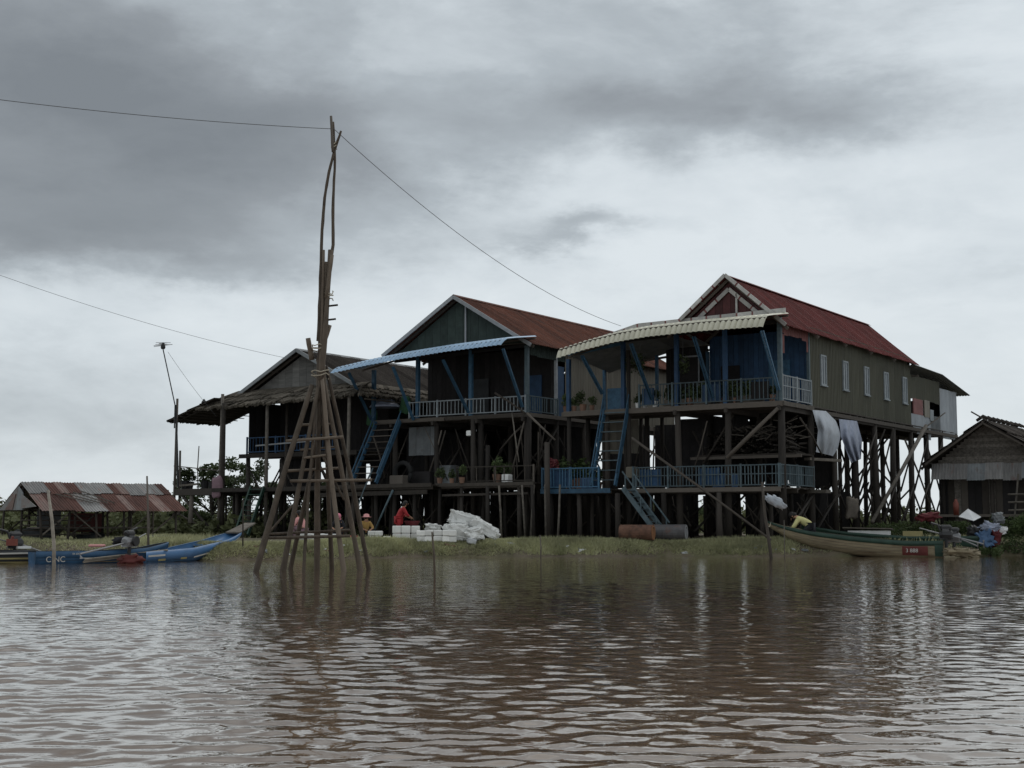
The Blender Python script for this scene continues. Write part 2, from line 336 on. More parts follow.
fm = t.nodes.new('ShaderNodeMath'); fm.operation = 'MULTIPLY'; fm.inputs[1].default_value = 1.3; fm.use_clamp = True; t.links.new(fr_.outputs[0], fm.inputs[0])
ms_ = t.nodes.new('ShaderNodeMixShader'); t.links.new(fm.outputs[0], ms_.inputs[0]); t.links.new(b.outputs[0], ms_.inputs[1]); t.links.new(gl.outputs[0], ms_.inputs[2]); t.links.new(ms_.outputs[0], t.nodes['Material Output'].inputs[0])
MATS['water'] = wm
ycoord = [4.0]
while ycoord[-1] < 66: ycoord.append(ycoord[-1] + max(.025, .0039 * ycoord[-1]))
WX = axis((-3000, -300, 300), (-300, -40, 20), (-40, -28, 1), (-28, 28, .05), (28, 40, 1), (40, 300, 20), (300, 3000, 300))
WY = np.concatenate([[-3000, -1000, -300, -100, -30, -10, 0, 2], ycoord, [80, 120, 170]])
def waves(X, Y):
    h = np.zeros_like(X); rng = np.random.default_rng(3); dy = np.maximum(.025, .0039 * np.abs(Y))
    for i in range(120):
        lam = .12 * (4.6 ** rng.random()); th = rng.normal(0, .9) + .05; k = 2 * math.pi / lam
        amp = .0026 * lam * (.5 + rng.random()); ph = rng.random() * 6.28
        damp = np.clip((lam / dy - 2.5) / 4, 0, 1)
        h += amp * damp * np.sin(k * (X * math.sin(th) + Y * math.cos(th)) + ph + .8 * np.sin(X * .31 + i) * np.sin(Y * .23 + 2 * i))
    g_ = .75 + .35 * np.sin(X * .35 + 1.2 * np.sin(Y * .21)) * np.sin(Y * .27 + 1)
    edge = np.clip((29 - np.abs(X)) / 6, 0, 1) * np.clip(Y / 4, 0, 1) * np.clip((68 - Y) / 4, 0, 1)
    return h * g_ * edge
wo = grid('water', WX, WY, waves, 'water'); tag(wo, 'brown rippled river water reflecting the grey sky', 'water', kind='structure')

# ------------------------------------------------------------------ house builders (row frame)
def gnd(x, y):
    p = ROW @ V((x, y, 0)); return gz(p.x, p.y)
def stilt(th, x, y, ztop, r=.13, m='stilt', name='stilt', tilt=.06):
    z0 = gnd(x, y) - .35; tx, ty = rj(tilt), rj(tilt)
    k = random.uniform(.9, 1.15)
    return th.p(name, MB().tube([(x + tx, y + ty, z0), (x + tx * .5 + rj(.03), y + ty * .5, (z0 + ztop) / 2), (x, y, ztop)], [r * 1.08 * k, r * k, r * .92 * k], 8), m, smooth=True)
def brace(th, p, q, r=.05, m='old_wood', name='brace'):
    p = V(p); q = V(q); mid = (p + q) / 2 + V((rj(.05), rj(.05), rj(.05)))
    return th.p(name, MB().tube([p, mid, q], [r * 1.1, r, r * .9], 6), m, smooth=True)
def deck(th, x0, x1, y0, y1, z, m='old_wood', along='y', pw=.26, edge='old_wood', bm=.16):
    mb = MB()
    n = max(2, round((y1 - y0) / 1.6))
    for i in range(n + 1):
        yy = y0 + .06 + (y1 - y0 - .12) * i / n; mb.box(x0 + .02, x1 - .02, yy - .045, yy + .045, z - .05 - bm, z - .05)
    dk = th.p('deck', mb, edge)
    if along == 'y':
        k = max(1, round((x1 - x0) / pw)); w = (x1 - x0) / k
        for i in range(k):
            a = rj(.07); th.p('deck_plank', MB().box(x0 + i * w + .008, x0 + (i + 1) * w - .008, y0 - .05 + a, y1 + rj(.03), z - .048 + rj(.004), z + rj(.006)), m, dk)
    else:
        k = max(1, round((y1 - y0) / pw)); w = (y1 - y0) / k
        for i in range(k):
            th.p('deck_plank', MB().box(x0 + rj(.08), x1 + rj(.08), y0 + i * w + .008, y0 + (i + 1) * w - .008, z - .048 + rj(.004), z + rj(.006)), m, dk)
    return dk
def railing(th, p, q, h, m, pitch=.16, bw=.03, mid=False, miss=.05, posts=True, drop=0):
    p = V(p); q = V(q); mb = MB(); up = V((0, 0, h))
    mb.beam(p + up, q + up, .06, .05); mb.beam(p + V((0, 0, .10)), q + V((0, 0, .10)), .045, .045)
    if mid: mb.beam(p + up * .6, q + up * .6, .04, .04)
    L_ = (q - p).length; r = th.p('railing', mb, m)
    if posts:
        k = max(1, round(L_ / 1.8))
        for i in range(k + 1):
            a = p.lerp(q, i / k); th.p('rail_post', MB().beam(a, a + V((0, 0, h + .06)), .075), m, r)
    n = max(2, round(L_ / pitch))
    for i in range(1, n):
        if random.random() < miss: continue
        a = p.lerp(q, (i + rj(.12)) / n); th.p('baluster', MB().beam(a + V((0, 0, .125)), a + V((rj(.012), 0, h - .026)), bw), m, r)
    return r
def stairs(th, top, bot, width_dir, wd, m, n=9, rail=True, tread_m=None, rail_h=.75):
    top = V(top); bot = V(bot); wv = V(width_dir).normalized(); mb = MB()
    for s_ in (-1, 1):
        o = wv * (s_ * wd / 2); mb.beam(bot + o, top + o, .075, .20)
    st = th.p('stair', mb, m)
    for i in range(n):
        c = bot.lerp(top, (i + .6) / n); th.p('tread', MB().beam(c - wv * (wd / 2 - .04), c + wv * (wd / 2 - .04), .2, .04), tread_m or m, st)
    if rail:
        for s_ in (-1, 1):
            o = wv * (s_ * (wd / 2 + .05)); up = V((0, 0, rail_h)); mb = MB().beam(bot + o + up * .9, top + o + up, .05)
            for f in (.08, .5, .92):
                a = bot.lerp(top, f) + o; mb.beam(a, a + up * .96, .045)
            th.p('handrail', mb, m, st)
    return st
def sheets(th, parent, name, o, a, total, rows, nrm, m, w=.85, pitch=.17, amp=.028, jit=.02, kind='trap', mats=None, overlap=.0):
    o = V(o); a = V(a).normalized(); nrm = V(nrm).normalized(); k = max(1, round(total / w)); w = total / k
    for i in range(k):
        off = nrm * (.012 * (i % 2)) ; rr = [V(r) for r in rows]; e_ = rj(jit)
        last = rr[-1] - rr[-2]; rr[-1] = rr[-1] + last.normalized() * e_
        th.p(name, MB().corr(o + a * (w * i) + off, a, w + overlap, rr, nrm, pitch, amp, kind), mats() if mats else m, parent)
def striped(th, p, q, w, t, name='trim', L1=.62, L2=.08, parent=None, nrm=(0, -1, 0)):
    p = V(p); q = V(q); d_ = (q - p); L_ = d_.length; d_.normalize(); s_ = 0; k = 0; n = V(nrm)
    while s_ < L_ - .02:
        ln = min((L1 * random.uniform(.85, 1.15)) if k % 2 == 0 else L2, L_ - s_); a = p + d_ * s_; b_ = p + d_ * (s_ + ln)
        th.p(name, MB().beam(a, b_, t, w * (1 if k % 2 == 0 else .9), up=Z), 'white_trim' if k % 2 == 0 else 'pink_wall', parent); s_ += ln; k += 1
def gable_roof(th, xl, xr, xa, za, ze, y0, y1, oh, m, m_left=None, cap=None, w=.85, pitch=.2, amp=.03, mats=None):
    """two sheeted slopes; eaves at the walls xl / xr at height ze, overhang oh beyond"""
    mb = MB()
    for yy in np.linspace(y0 + .3, y1 - .3, 6):
        for xe, xo in ((xl, -oh), (xr, oh)):
            sl = (za - ze) / abs(xa - xe); mb.beam((xa, yy, za - .12), (xe + xo, yy, ze - sl * oh - .12), .06, .12)
    for f in (.15, .5, .95):
        for xe in (xl, xr): x = xa + (xe - xa) * f; z = za + (ze - za) * f - .045; mb.beam((x, y0 + .02, z), (x, y1 - .02, z), .06, .06)
    rf = th.p('roof', mb, 'old_wood')
    for xe, sg, mm in ((xr, 1, m), (xl, -1, m_left or m)):
        sl = (za - ze) / abs(xa - xe); end = V((xe + sg * oh - xa, 0, ze - sl * oh - za)); nn = V((sl * sg, 0, 1)).normalized()
        sag = V((0, 0, -.05))
        sheets(th, rf, 'roof_sheet', (xa, y0, za), (0, 1, 0), y1 - y0, [(0, 0, 0), end * .5 + sag * .3, end], nn, mm, w, pitch, amp, .04, mats=mats, overlap=.07)
    if cap: th.p('ridge_cap', MB().prism([(xa - .22, y0 - .03, za - .06), (xa, y0 - .03, za + .07), (xa + .22, y0 - .03, za - .06), (xa, y0 - .03, za + .02)], (0, 1, 0), y1 - y0 + .06), cap, rf)
    return rf
def gable_wall(th, xl, xr, xa, za, ze, y, m, w=.42, drop=.1, nrm_y=-1):
    gw = th.p('gable', MB().beam((xl, y + .06, ze), (xr, y + .06, ze), .08, .1), 'old_wood')
    k = round((xr - xl) / w); w = (xr - xl) / k
    def zt(x): return (ze + (za - ze) * (x - xl) / (xa - xl) if x < xa else ze + (za - ze) * (xr - x) / (xr - xa)) - drop
    for i in range(k):
        a = xl + i * w + .006; b_ = xl + (i + 1) * w - .006; pts = [(a, y, ze), (b_, y, ze), (b_, y, max(ze + .01, zt(b_)))]
        if a < xa < b_: pts.append((xa, y, zt(xa)))
        pts.append((a, y, max(ze + .01, zt(a)))); th.p('board', MB().prism(pts, (0, 1, 0), .03 + .008 * (i % 2)), m, gw)
    return gw
def awning(th, pts_top, pts_bot, m, w=.98, pitch=.24, amp=.055, purlin='old_wood', bulge=.025, drop=.30):
    """ribbed bull-nosed awning between polyline pts_top (at the wall) and pts_bot (front edge), right to left"""
    pt = [V(p) for p in pts_top]; pb = [V(p) for p in pts_bot]
    def samp(pl, f):
        Ls = [0]
        for i in range(len(pl) - 1): Ls.append(Ls[-1] + (pl[i + 1] - pl[i]).length)
        s_ = f * Ls[-1]
        for i in range(len(pl) - 1):
            if s_ <= Ls[i + 1] + 1e-6: return pl[i].lerp(pl[i + 1], (s_ - Ls[i]) / max(1e-6, Ls[i + 1] - Ls[i]))
        return pl[-1].copy()
    mb = MB()
    for i in range(len(pb) - 1): mb.beam(pb[i] + V((0, .25, -.02)), pb[i + 1] + V((0, .25, -.02)), .06, .07); mb.beam(pt[i] + V((0, -.1, -.1)), pt[i + 1] + V((0, -.1, -.1)), .06, .08)
    aw = th.p('awning', mb, purlin)
    tot = sum((pb[i + 1] - pb[i]).length for i in range(len(pb) - 1)); k = round(tot / w); per = max(1, round(tot / k / pitch)); ns = per * 4
    for i in range(k):
        vs = []; fs = []; rows = 7
        for j in range(ns + 1):
            f = (i + j / ns) / k; a = samp(pt, f); b_ = samp(pb, f); h = amp * abs(math.sin(math.pi * j / 4))
            for r in range(rows):
                u = (0, .3, .6, .82, .90, .96, 1.0)[r]; p = a.lerp(b_, u); p.z += bulge * math.sin(math.pi * u ** 1.5) + h * (1 if u < .9 else .3)
                if u > .82: p.z -= drop * ((u - .82) / .18) ** 1.5; p.y -= h * 1.6 * min(1, (u - .82) / .08)
                vs.append(p)
        for j in range(ns):
            for r in range(rows - 1): fs.append((j * rows + r, j * rows + r + 1, (j + 1) * rows + r + 1, (j + 1) * rows + r))
        th.p('awning_sheet', MB().add(vs, fs), m, aw)
    return aw
def strut(th, p, q, m='blue_paint', gap=.10):
    p = V(p); q = V(q); mb = MB(); g_ = V((gap / 2, 0, 0))
    mb.beam(p - g_, q - g_, .05, .09); mb.beam(p + g_, q + g_, .05, .09)
    for f in (.3, .6): c = p.lerp(q, f); mb.beam(c - g_, c + g_, .04, .04)
    return th.p('strut', mb, m)
def window(th, y, z, w_=.62, h=1.25, x=0.05):
    """white framed two-leaf window in a wall of constant x facing +x"""
    mb = MB(); t_ = .07
    mb.box(x - .02, x + .05, y, y + t_, z, z + h); mb.box(x - .02, x + .05, y + w_ - t_, y + w_, z, z + h)
    mb.box(x - .02, x + .047, y + t_, y + w_ - t_, z, z + t_); mb.box(x - .02, x + .047, y + t_, y + w_ - t_, z + h - t_, z + h)
    mb.box(x - .02, x + .042, y + w_ / 2 - .025, y + w_ / 2 + .025, z + t_, z + h - t_)
    wn = th.p('window', mb, 'white_rail')
    for k in range(2): th.p('pane', MB().box(x - .02, x + .012, y + t_ + k * (w_ / 2 - .045), y + w_ / 2 - .025 + k * (w_ / 2 - .045), z + t_, z + h - t_), 'pane', wn)
    th.p('sill', MB().box(x - .02, x + .09, y - .04, y + w_ + .04, z - .05, z - .003), 'white_rail', wn)
def pwall(th, p, q, z0, z1, m, w=.25, t_=.03, name='wall', miss=0, jz=0):
    """plank wall between two plan points"""
    p = V((*p, 0)); q = V((*q, 0)); d_ = q - p; L_ = d_.length; d_.normalize(); nn = V((-d_.y, d_.x, 0)) * t_
    wl = th.p(name, MB().beam(p + V((0, 0, z0 + .1)) + nn * 2, q + V((0, 0, z0 + .1)) + nn * 2, .06, .1), 'old_wood')
    k = max(1, round(L_ / w)); w = L_ / k
    for i in range(k):
        if random.random() < miss: continue
        a = p + d_ * (i * w + .005); b_ = p + d_ * ((i + 1) * w - .005); o = nn * (.2 * (i % 2)); zb = rj(.02 + jz)
        th.p('wall_board', MB().prism([a + o + V((0, 0, z0 + zb)), b_ + o + V((0, 0, z0 + zb)), b_ + o + V((0, 0, z1)), a + o + V((0, 0, z1))], nn, t_), m, wl)
    return wl
def xbrace_rows(th, xs, ys, z0, z1, prob=.7, r=.05, along='y', m='stilt'):
    for x in xs:
        for i in range(len(ys) - 1):
            for flip in (0, 1):
                if random.random() > prob: continue
                a, b_ = (z0, z1) if flip else (z1, z0); o = rj(.12)
                if along == 'y': brace(th, (x + .12 * (1 if flip else -1), ys[i], a + o), (x + .12 * (1 if flip else -1), ys[i + 1], b_ + o), r, m)
                else: brace(th, (ys[i], x + .12 * (1 if flip else -1), a + o), (ys[i + 1], x + .12 * (1 if flip else -1), b_ + o), r, m)

# ================================================================== house with cream awning (right)
H1 = T('stilt_house', 'green-walled stilt house with maroon roof and cream awning', 'house', (-2.4, 8, GZ), ROW)
h = H1; FZ = 6.4
ys = [0, 3.2, 6.0, 8.7, 11.4, 14.2, 17.0, 19.6, 22.2, 24.8]
for x in (0, -2.4, -4.8):
    for i, y in enumerate(ys): stilt(h, x, y, FZ - .25 if y else (FZ - .2), .15 if x == 0 or y == 0 else .125)
for x in (-7.2, -8.3, -10.3):
    for y in (0, 1.7, 3.2): stilt(h, x, y, (9.0 if (x in (-7.2,) and y == 0) else FZ - .2), .11)
for x in (-1.2, -3.4, -6.0, -9.3):                      # shorter stilts that carry the lower deck only
    for y in (.1, 1.5, 3.3, 5.5, 7.9): stilt(h, x + rj(.3), y + rj(.3), 2.62, .10)
for x, y in ((-8.9, -1.5), (-7.0, -1.45), (-10.4, -1.4), (-5.2, -.6), (-2.6, -.6)): stilt(h, x, y, 2.62, .11)
xbrace_rows(h, (0, -2.4, -4.8), ys[2:], .9, 3.4, .75, .05); xbrace_rows(h, (0, -2.4, -4.8), ys[2:], 3.0, 5.9, .55, .05)
xbrace_rows(h, (-.0, -4.8), ys[:3], .9, 2.6, .6, .05); xbrace_rows(h, (3.2, 6.0, 11.4, 17.0), [-4.8, -2.4, 0], .9, 3.2, .7, .05, 'x')
xbrace_rows(h, (3.2, 8.7, 14.2), [-4.8, -2.4, 0], 3.2, 6.0, .6, .05, 'x'); xbrace_rows(h, (3.3,), [-10.3, -8.3, -7.2, -4.8], .8, 2.6, .7, .045, 'x')
for x in (0, -2.4, -4.8): h.p('floor_beam', MB().beam((x, -.3, FZ - .30), (x, 25.0, FZ - .30), .13, .2), 'stilt')
for y in ys[1:]: h.p('floor_beam', MB().beam((-5.0, y, FZ - .13), (.15, y, FZ - .13), .1, .13), 'stilt')
h.p('side_girder', MB().beam((.16, 3.3, FZ - .22), (.16, 24.9, FZ - .22), .06, .17), 'old_wood')
deck(h, -4.95, .1, 3.25, 25.0, FZ, along='y', pw=.36)
deck(h, -10.5, .12, -.12, 3.2, FZ, along='x', pw=.3)
h.p('deck_edge', MB().beam((-10.5, -.2, FZ - .14), (.15, -.2, FZ - .14), .07, .2), 'old_wood')
h.p('deck_edge', MB().beam((.18, -.2, FZ - .12), (.18, 3.2, FZ - .12), .05, .18), 'grey_wood')
h.p('deck_edge', MB().beam((-10.55, -.2, FZ - .14), (-10.55, 3.2, FZ - .14), .07, .2), 'grey_wood')
# walls
wf = h.p('wall_frame', MB().beam((-.03, 3.25, FZ + .1), (-.03, 25, FZ + .1), .06, .1).beam((-.03, 3.25, 9.8), (-.03, 17, 9.8), .06, .1), 'old_wood')
sheets(h, wf, 'wall_sheet', (.03, 3.25, 9.88), (0, 1, 0), 13.75, [(0, 0, 0), (0, 0, -1.7), (0, 0, -3.52)], (1, 0, 0), 'green_wall', .86, .17, .03, .05)
for px in (822.5, 844.5, 865.5, 885, 903.5):
    p = onside(px, 372, .05); window(h, p.y - .3, 7.42, .66, 1.36, .07)
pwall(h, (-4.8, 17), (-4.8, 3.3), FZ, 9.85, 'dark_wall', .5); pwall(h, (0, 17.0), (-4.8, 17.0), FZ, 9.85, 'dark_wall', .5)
pwall(h, (-4.8, 3.3), (-.02, 3.3), FZ, 9.8, 'blue_wall', .24)
h.p('door', MB().box(-4.2, -3.3, 3.20, 3.26, FZ, 8.4), 'dark_wall'); h.p('door', MB().box(-1.9, -.9, 3.20, 3.26, FZ, 8.5), 'blue_paint')
sheets(h, wf, 'wall_sheet', (.02, -.02, 9.86), (0, 1, 0), 3.2, [(0, 0, 0), (0, 0, -.62)], (1, 0, 0), 'pink_wall', .4, .2, .02, .06)
sheets(h, wf, 'wall_sheet', (.02, -.02, 9.24), (0, 1, 0), .42, [(0, 0, 0), (0, 0, -.8)], (1, 0, 0), 'pink_wall', .42, .2, .02, .02)
sheets(h, wf, 'wall_sheet', (.02, 2.9, 9.24), (0, 1, 0), .3, [(0, 0, 0), (0, 0, -.5)], (1, 0, 0), 'pink_wall', .3, .2, .02, .02)
gable_wall(h, -4.75, -.02, -2.25, 11.72, 9.7, -.02, 'maroon_wall', .36, .12)
gable_wall(h, -4.75, -.02, -2.25, 11.72, 9.75, 16.98, 'maroon_wall', .5, .12)
gable_roof(h, -4.75, 0, -2.25, 11.82, 9.86, -.42, 17.35, .42, 'maroon_roof', cap='maroon_roof', w=.85, pitch=.21)
sl = 1.96 / 2.25
striped(h, (-2.25, -.46, 11.86), (.46, -.46, 11.86 - 2.71 * sl), .15, .05); striped(h, (-2.25, -.46, 11.86), (-4.95, -.46, 11.86 - 2.70 * sl * .94), .15, .05)
striped(h, (-2.25, -.09, 11.30), (-.72, -.09, 11.30 - 1.53 * sl), .17, .04); striped(h, (-2.25, -.09, 11.30), (-3.9, -.09, 11.30 - 1.65 * sl * .92), .17, .04)
h.p('king_post', MB().beam((-1.9, -.07, 9.85), (-1.9, -.07, 11.1), .08), 'white_trim')
striped(h, (.4, -.3, 10.14), (-6.6, -.3, 10.03), .19, .05); striped(h, (-6.6, -.3, 10.03), (-8.8, -.3, 9.52), .17, .05)
# awning
bp_ = [onrow(px, py, -2.35) for px, py in ((763, 327), (700, 331.5), (648, 337), (615, 342.5), (585, 350), (556, 359))]
tp_ = [(.45, -.06, 10.02), (-2.2, -.06, 10.0), (-4.8, -.06, 9.96), (-6.4, -.06, 9.88), (-8.2, -.06, 9.45), (-10.2, -.06, 9.0)]
awning(h, tp_, [p + V((0, 0, .42)) for p in bp_], 'cream_awning', drop=.42, amp=.06)
for (a, b_) in (((762, 332), (779, 390)), ((694, 338), (713, 398)), ((631, 345), (652, 400)), ((582, 357), (603, 394))):
    p = onrow(*a, -2.1); q = onrow(*b_, -.22); strut(h, (p.x, -2.1, p.z + .05), (q.x, -.26, q.z))
# veranda posts and rails
for x, m_ in ((-.0, 'blue_rail'), (-2.5, 'blue_wall'), (-4.8, 'blue_wall'), (-7.45, 'blue_wall'), (-10.3, 'blue_wall')):  # posts under the awning take a darker blue, shade put into their colour
    h.p('veranda_post', MB().beam((x, -.02, FZ), (x, -.02, 9.9 if x > -5 else (9.4 if x > -8 else 8.8)), .17), m_)
h.p('veranda_post', MB().beam((-.0, 3.12, FZ), (-.0, 3.12, 9.8), .12), 'blue_rail')
for x in (-4.8, -7.4, -10.2): h.p('veranda_post', MB().beam((x, 3.1, FZ), (x, 3.1, 9.1), .13), 'blue_paint')
h.p('veranda_beam', MB().beam((-10.3, 0, 9.0), (-7.4, 0, 9.35), .1, .14), 'blue_paint'); h.p('veranda_beam', MB().beam((-7.4, 0, 9.45), (.0, 0, 9.75), .1, .14), 'dark_wall')
railing(h, (0.06, .0, FZ), (0.06, 3.2, FZ), 1.08, 'white_rail', .17, .035, mid=True, miss=.15)
railing(h, (-6.6, -.12, FZ), (-.1, -.12, FZ), .98, 'blue_rail', .2, .03, miss=.1)
for x0, x1, m_ in ((-3.6, -2.7, 'blue_wall'), (-6.5, -5.9, 'blue_wall'), (-1.3, -.5, 'dark_wall')): h.p('rail_panel', MB().box(x0, x1, -.06, -.02, FZ + .12, FZ + .85), m_)
h.p('gate', MB().box(-8.3, -7.25, .02, .06, FZ, FZ + .95), 'blue_paint')
pwall(h, (-7.0, 3.25), (-4.85, 3.25), FZ, 9.4, 'dark_wall', .25)
vr = h.p('hidden_veranda_roof', MB().beam((-10.3, 3.3, 8.75), (-4.8, 3.3, 9.2), .08, .1), 'old_wood')  # unseen lean-to roof, added to darken the veranda extension
for i in range(6):
    x1 = -4.8 - i * .9; zt = lambda x: 9.86 if x > -6.4 else 9.86 - (-6.4 - x) * .24
    h.p('roof_sheet', MB().add([(x1, -.04, zt(x1)), (x1 - .9, -.04, zt(x1 - .9)), (x1 - .9, 3.6, zt(x1 - .9) - .45), (x1, 3.6, zt(x1) - .45)], [(0, 1, 2, 3)]), 'zinc_dark', vr)
# upper stair, lower deck, lower stair
stairs(h, (-7.75, -.15, FZ), (-7.75, -1.35, 2.95), (1, 0, 0), 1.18, 'blue_paint', 8, True, 'blue_rail', .62)
LZ = 2.82
deck(h, -10.7, -7.2, -1.65, 3.3, LZ, along='x', pw=.3); deck(h, -7.15, .12, -.55, 3.3, LZ, along='x', pw=.3)
h.p('deck_edge', MB().beam((-10.75, -1.72, LZ - .08), (-7.2, -1.72, LZ - .08), .05, .2), 'blue_paint')
h.p('deck_edge', MB().beam((-7.1, -.62, LZ - .08), (.15, -.62, LZ - .08), .05, .18), 'old_wood')
railing(h, (-10.7, -1.66, LZ), (-7.8, -1.66, LZ), .92, 'blue_paint', .15, .035, miss=.05); railing(h, (-10.72, -1.6, LZ), (-10.72, 2.0, LZ), .92, 'blue_paint', .16, .035)
railing(h, (-6.7, -.56, LZ), (.08, -.56, LZ), .92, 'blue_rail', .15, .032, mid=True, miss=.08); railing(h, (.1, -.5, LZ), (.1, 3.2, LZ), .92, 'blue_rail', .13, .032, mid=True, miss=.03)
h.p('ledge', MB().box(-.1, .75, 2.9, 3.5, LZ - .2, LZ - .06), 'grey_wood')
for x0, x1 in ((-10.5, -9.3), (-6.4, -5.4), (-3.6, -2.6)): h.p('rail_panel', MB().box(x0, x1, -.5 if x0 > -7 else -1.6, -.46 if x0 > -7 else -1.56, LZ + .13, LZ + .84), 'blue_wall')
a = onrow(628, 473, -1.9); b_ = onrow(660, 534, -1.9)
stairs(h, (a.x, -1.95, LZ), (a.x + 1.75, -1.95, .72), (0, 1, 0), .8, 'blue_rail', 8, True, 'blue_rail', .7)
# long props and inner clutter
for a, b_, y0, y1, r in (((632, 438), (771, 540), -1.9, -1.2, .055), ((727, 458), (778, 408), -.5, -.3, .085), ((742, 400), (700, 470), 1.0, 1.2, .05), ((800, 418), (822, 455), .4, 2.6, .04)):
    p = onrow(*a, y0); q = onrow(*b_, y1); brace(h, p, q, r, 'old_wood', 'prop')
p = onside(926, 426, .8); q = onside(872, 522, 1.6); brace(h, p, q, .1, 'grey_wood', 'prop')
p = onside(905, 440, .3); q = onside(930, 505, .4); brace(h, p, q, .05, 'grey_wood', 'prop')
for i in range(10):
    y = random.uniform(1, 16); x = random.uniform(-4.5, -.3); brace(h, (x, y, random.uniform(1, 3)), (x + rj(2.2), y + rj(2.2), random.uniform(3, 5.8)), .045, 'stilt')
sh = h.p('shelf', MB().box(-4.6, .1, 1.3, 3.1, 4.22, 4.30), 'old_wood'); h.p('shelf_beam', MB().beam((-4.8, 1.25, 4.16), (.35, 1.25, 4.16), .1, .12), 'old_wood')
h.p('shelf_beam', MB().beam((-.1, 3.0, 4.10), (.45, 5.4, 4.10), .3, .12), 'grey_wood')
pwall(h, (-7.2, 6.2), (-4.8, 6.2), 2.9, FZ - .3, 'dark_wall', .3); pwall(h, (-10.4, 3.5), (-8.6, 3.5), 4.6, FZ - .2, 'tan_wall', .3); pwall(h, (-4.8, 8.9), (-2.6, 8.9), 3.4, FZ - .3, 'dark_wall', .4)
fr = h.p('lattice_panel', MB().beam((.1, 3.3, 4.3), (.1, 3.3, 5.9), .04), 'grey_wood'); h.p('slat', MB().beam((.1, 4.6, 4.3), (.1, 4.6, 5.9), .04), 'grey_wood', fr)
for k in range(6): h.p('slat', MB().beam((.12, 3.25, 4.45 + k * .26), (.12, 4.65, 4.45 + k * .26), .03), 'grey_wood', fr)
pwall(h, (-6.6, 3.4), (-3.0, 3.4), 3.7, 6.1, 'dark_wall', .34); pwall(h, (-2.2, 6.1), (-.3, 6.1), 3.0, 4.2, 'dark_wall', .4)  # dark screens added to block bright gaps below the upper deck
for k in range(9): x = random.uniform(-10, -.5); y = random.uniform(4, 8); h.p('dark_fill_board', MB().beam((x, y, random.uniform(.7, 1.2)), (x + rj(.6), y + rj(.4), random.uniform(2.2, 2.8)), .32, .03), 'dark_wall')  # scattered dark boards, added to fill bright gaps between the stilts
pwall(h, (-12.2, 6.3), (-.2, 6.3), 3.0, 6.1, 'dark_wall', .3, miss=.10, jz=.2); pwall(h, (-10.4, 5.8), (-.2, 5.8), .6, 2.8, 'dark_wall', .34, miss=.42, jz=.2); pwall(h, (-10.4, 8.4), (-.2, 8.4), .6, 2.8, 'dark_wall', .4, miss=.5, jz=.2)  # added plank screens that keep the space under the house dark
for k in range(44):
    x = random.uniform(-10, -.2); y = random.uniform(.2, 5.5); lo = random.random() < .6; z0_, z1_ = (.8, 2.7) if lo else (3.0, 6.0); brace(h, (x, y, z0_ + random.random() * .5), (x + rj(1.4), y + rj(1.0), z1_ - random.random() * .6), random.uniform(.025, .05), random.choice(('stilt', 'old_wood', 'old_wood')))
# rear annex
af = h.p('annex_frame', MB().beam((-.03, 17.1, FZ), (-.03, 17.1, 8.9), .08), 'old_wood')
sheets(h, af, 'wall_sheet', (.03, 17.05, 9.02), (0, 1, 0), 5.0, [(0, 0, 0), (0, 0, -1.2)], (1, 0, 0), 'green_wall', .85, .17, .03, .03)
sheets(h, af, 'wall_sheet', (.035, 17.05, 7.0), (0, 1, 0), 3.2, [(0, 0, 0), (0, 0, -1.1)], (1, 0, 0), 'zinc', .8, .17, .03, .2); sheets(h, af, 'wall_sheet', (.03, 20.25, 7.1), (0, 1, 0), 1.75, [(0, 0, 0), (0, 0, -.85)], (1, 0, 0), 'zinc_dark', .8, .17, .03, .1)
sheets(h, af, 'wall_sheet', (.06, 22.05, 8.7), (0, 1, 0), 3.1, [(0, 0, 0), (0, 0, -2.7)], (1, 0, 0), 'zinc', .78, .16, .03, .05)
h.p('shutter', MB().box(.02, .07, 17.4, 19.0, 7.0, 7.82), 'pink_wall', af); h.p('shutter', MB().box(.05, .1, 19.2, 20.1, 6.95, 7.85), 'tan_wall', af); h.p('shutter', MB().box(.08, .12, 20.1, 20.7, 6.8, 7.4), 'white_rail', af)
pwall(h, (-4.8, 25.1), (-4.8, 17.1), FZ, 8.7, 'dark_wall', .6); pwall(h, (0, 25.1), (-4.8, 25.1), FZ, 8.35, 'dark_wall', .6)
ar = h.p('annex_roof', MB().beam((-4.9, 17.3, 8.95), (.4, 17.3, 8.95), .08, .1), 'old_wood')
A1 = onside(913, 365, .4); A2 = onside(941, 375, .4); A3 = onside(969, 396, .4)
sheets(h, ar, 'roof_sheet', (-5.0, A1.y, A1.z), (1, 0, 0), 5.5, [(0, 0, 0), (0, A2.y - A1.y, A2.z - A1.z), (0, A3.y - A1.y, A3.z - A1.z)], (0, .17, 1), 'zinc_dark', .8, .17, .03, .1)
h.p('awning_prop', MB().beam((.1, 18.9, 6.3), (.5, 21.5, 7.3), .05), 'grey_wood', af)

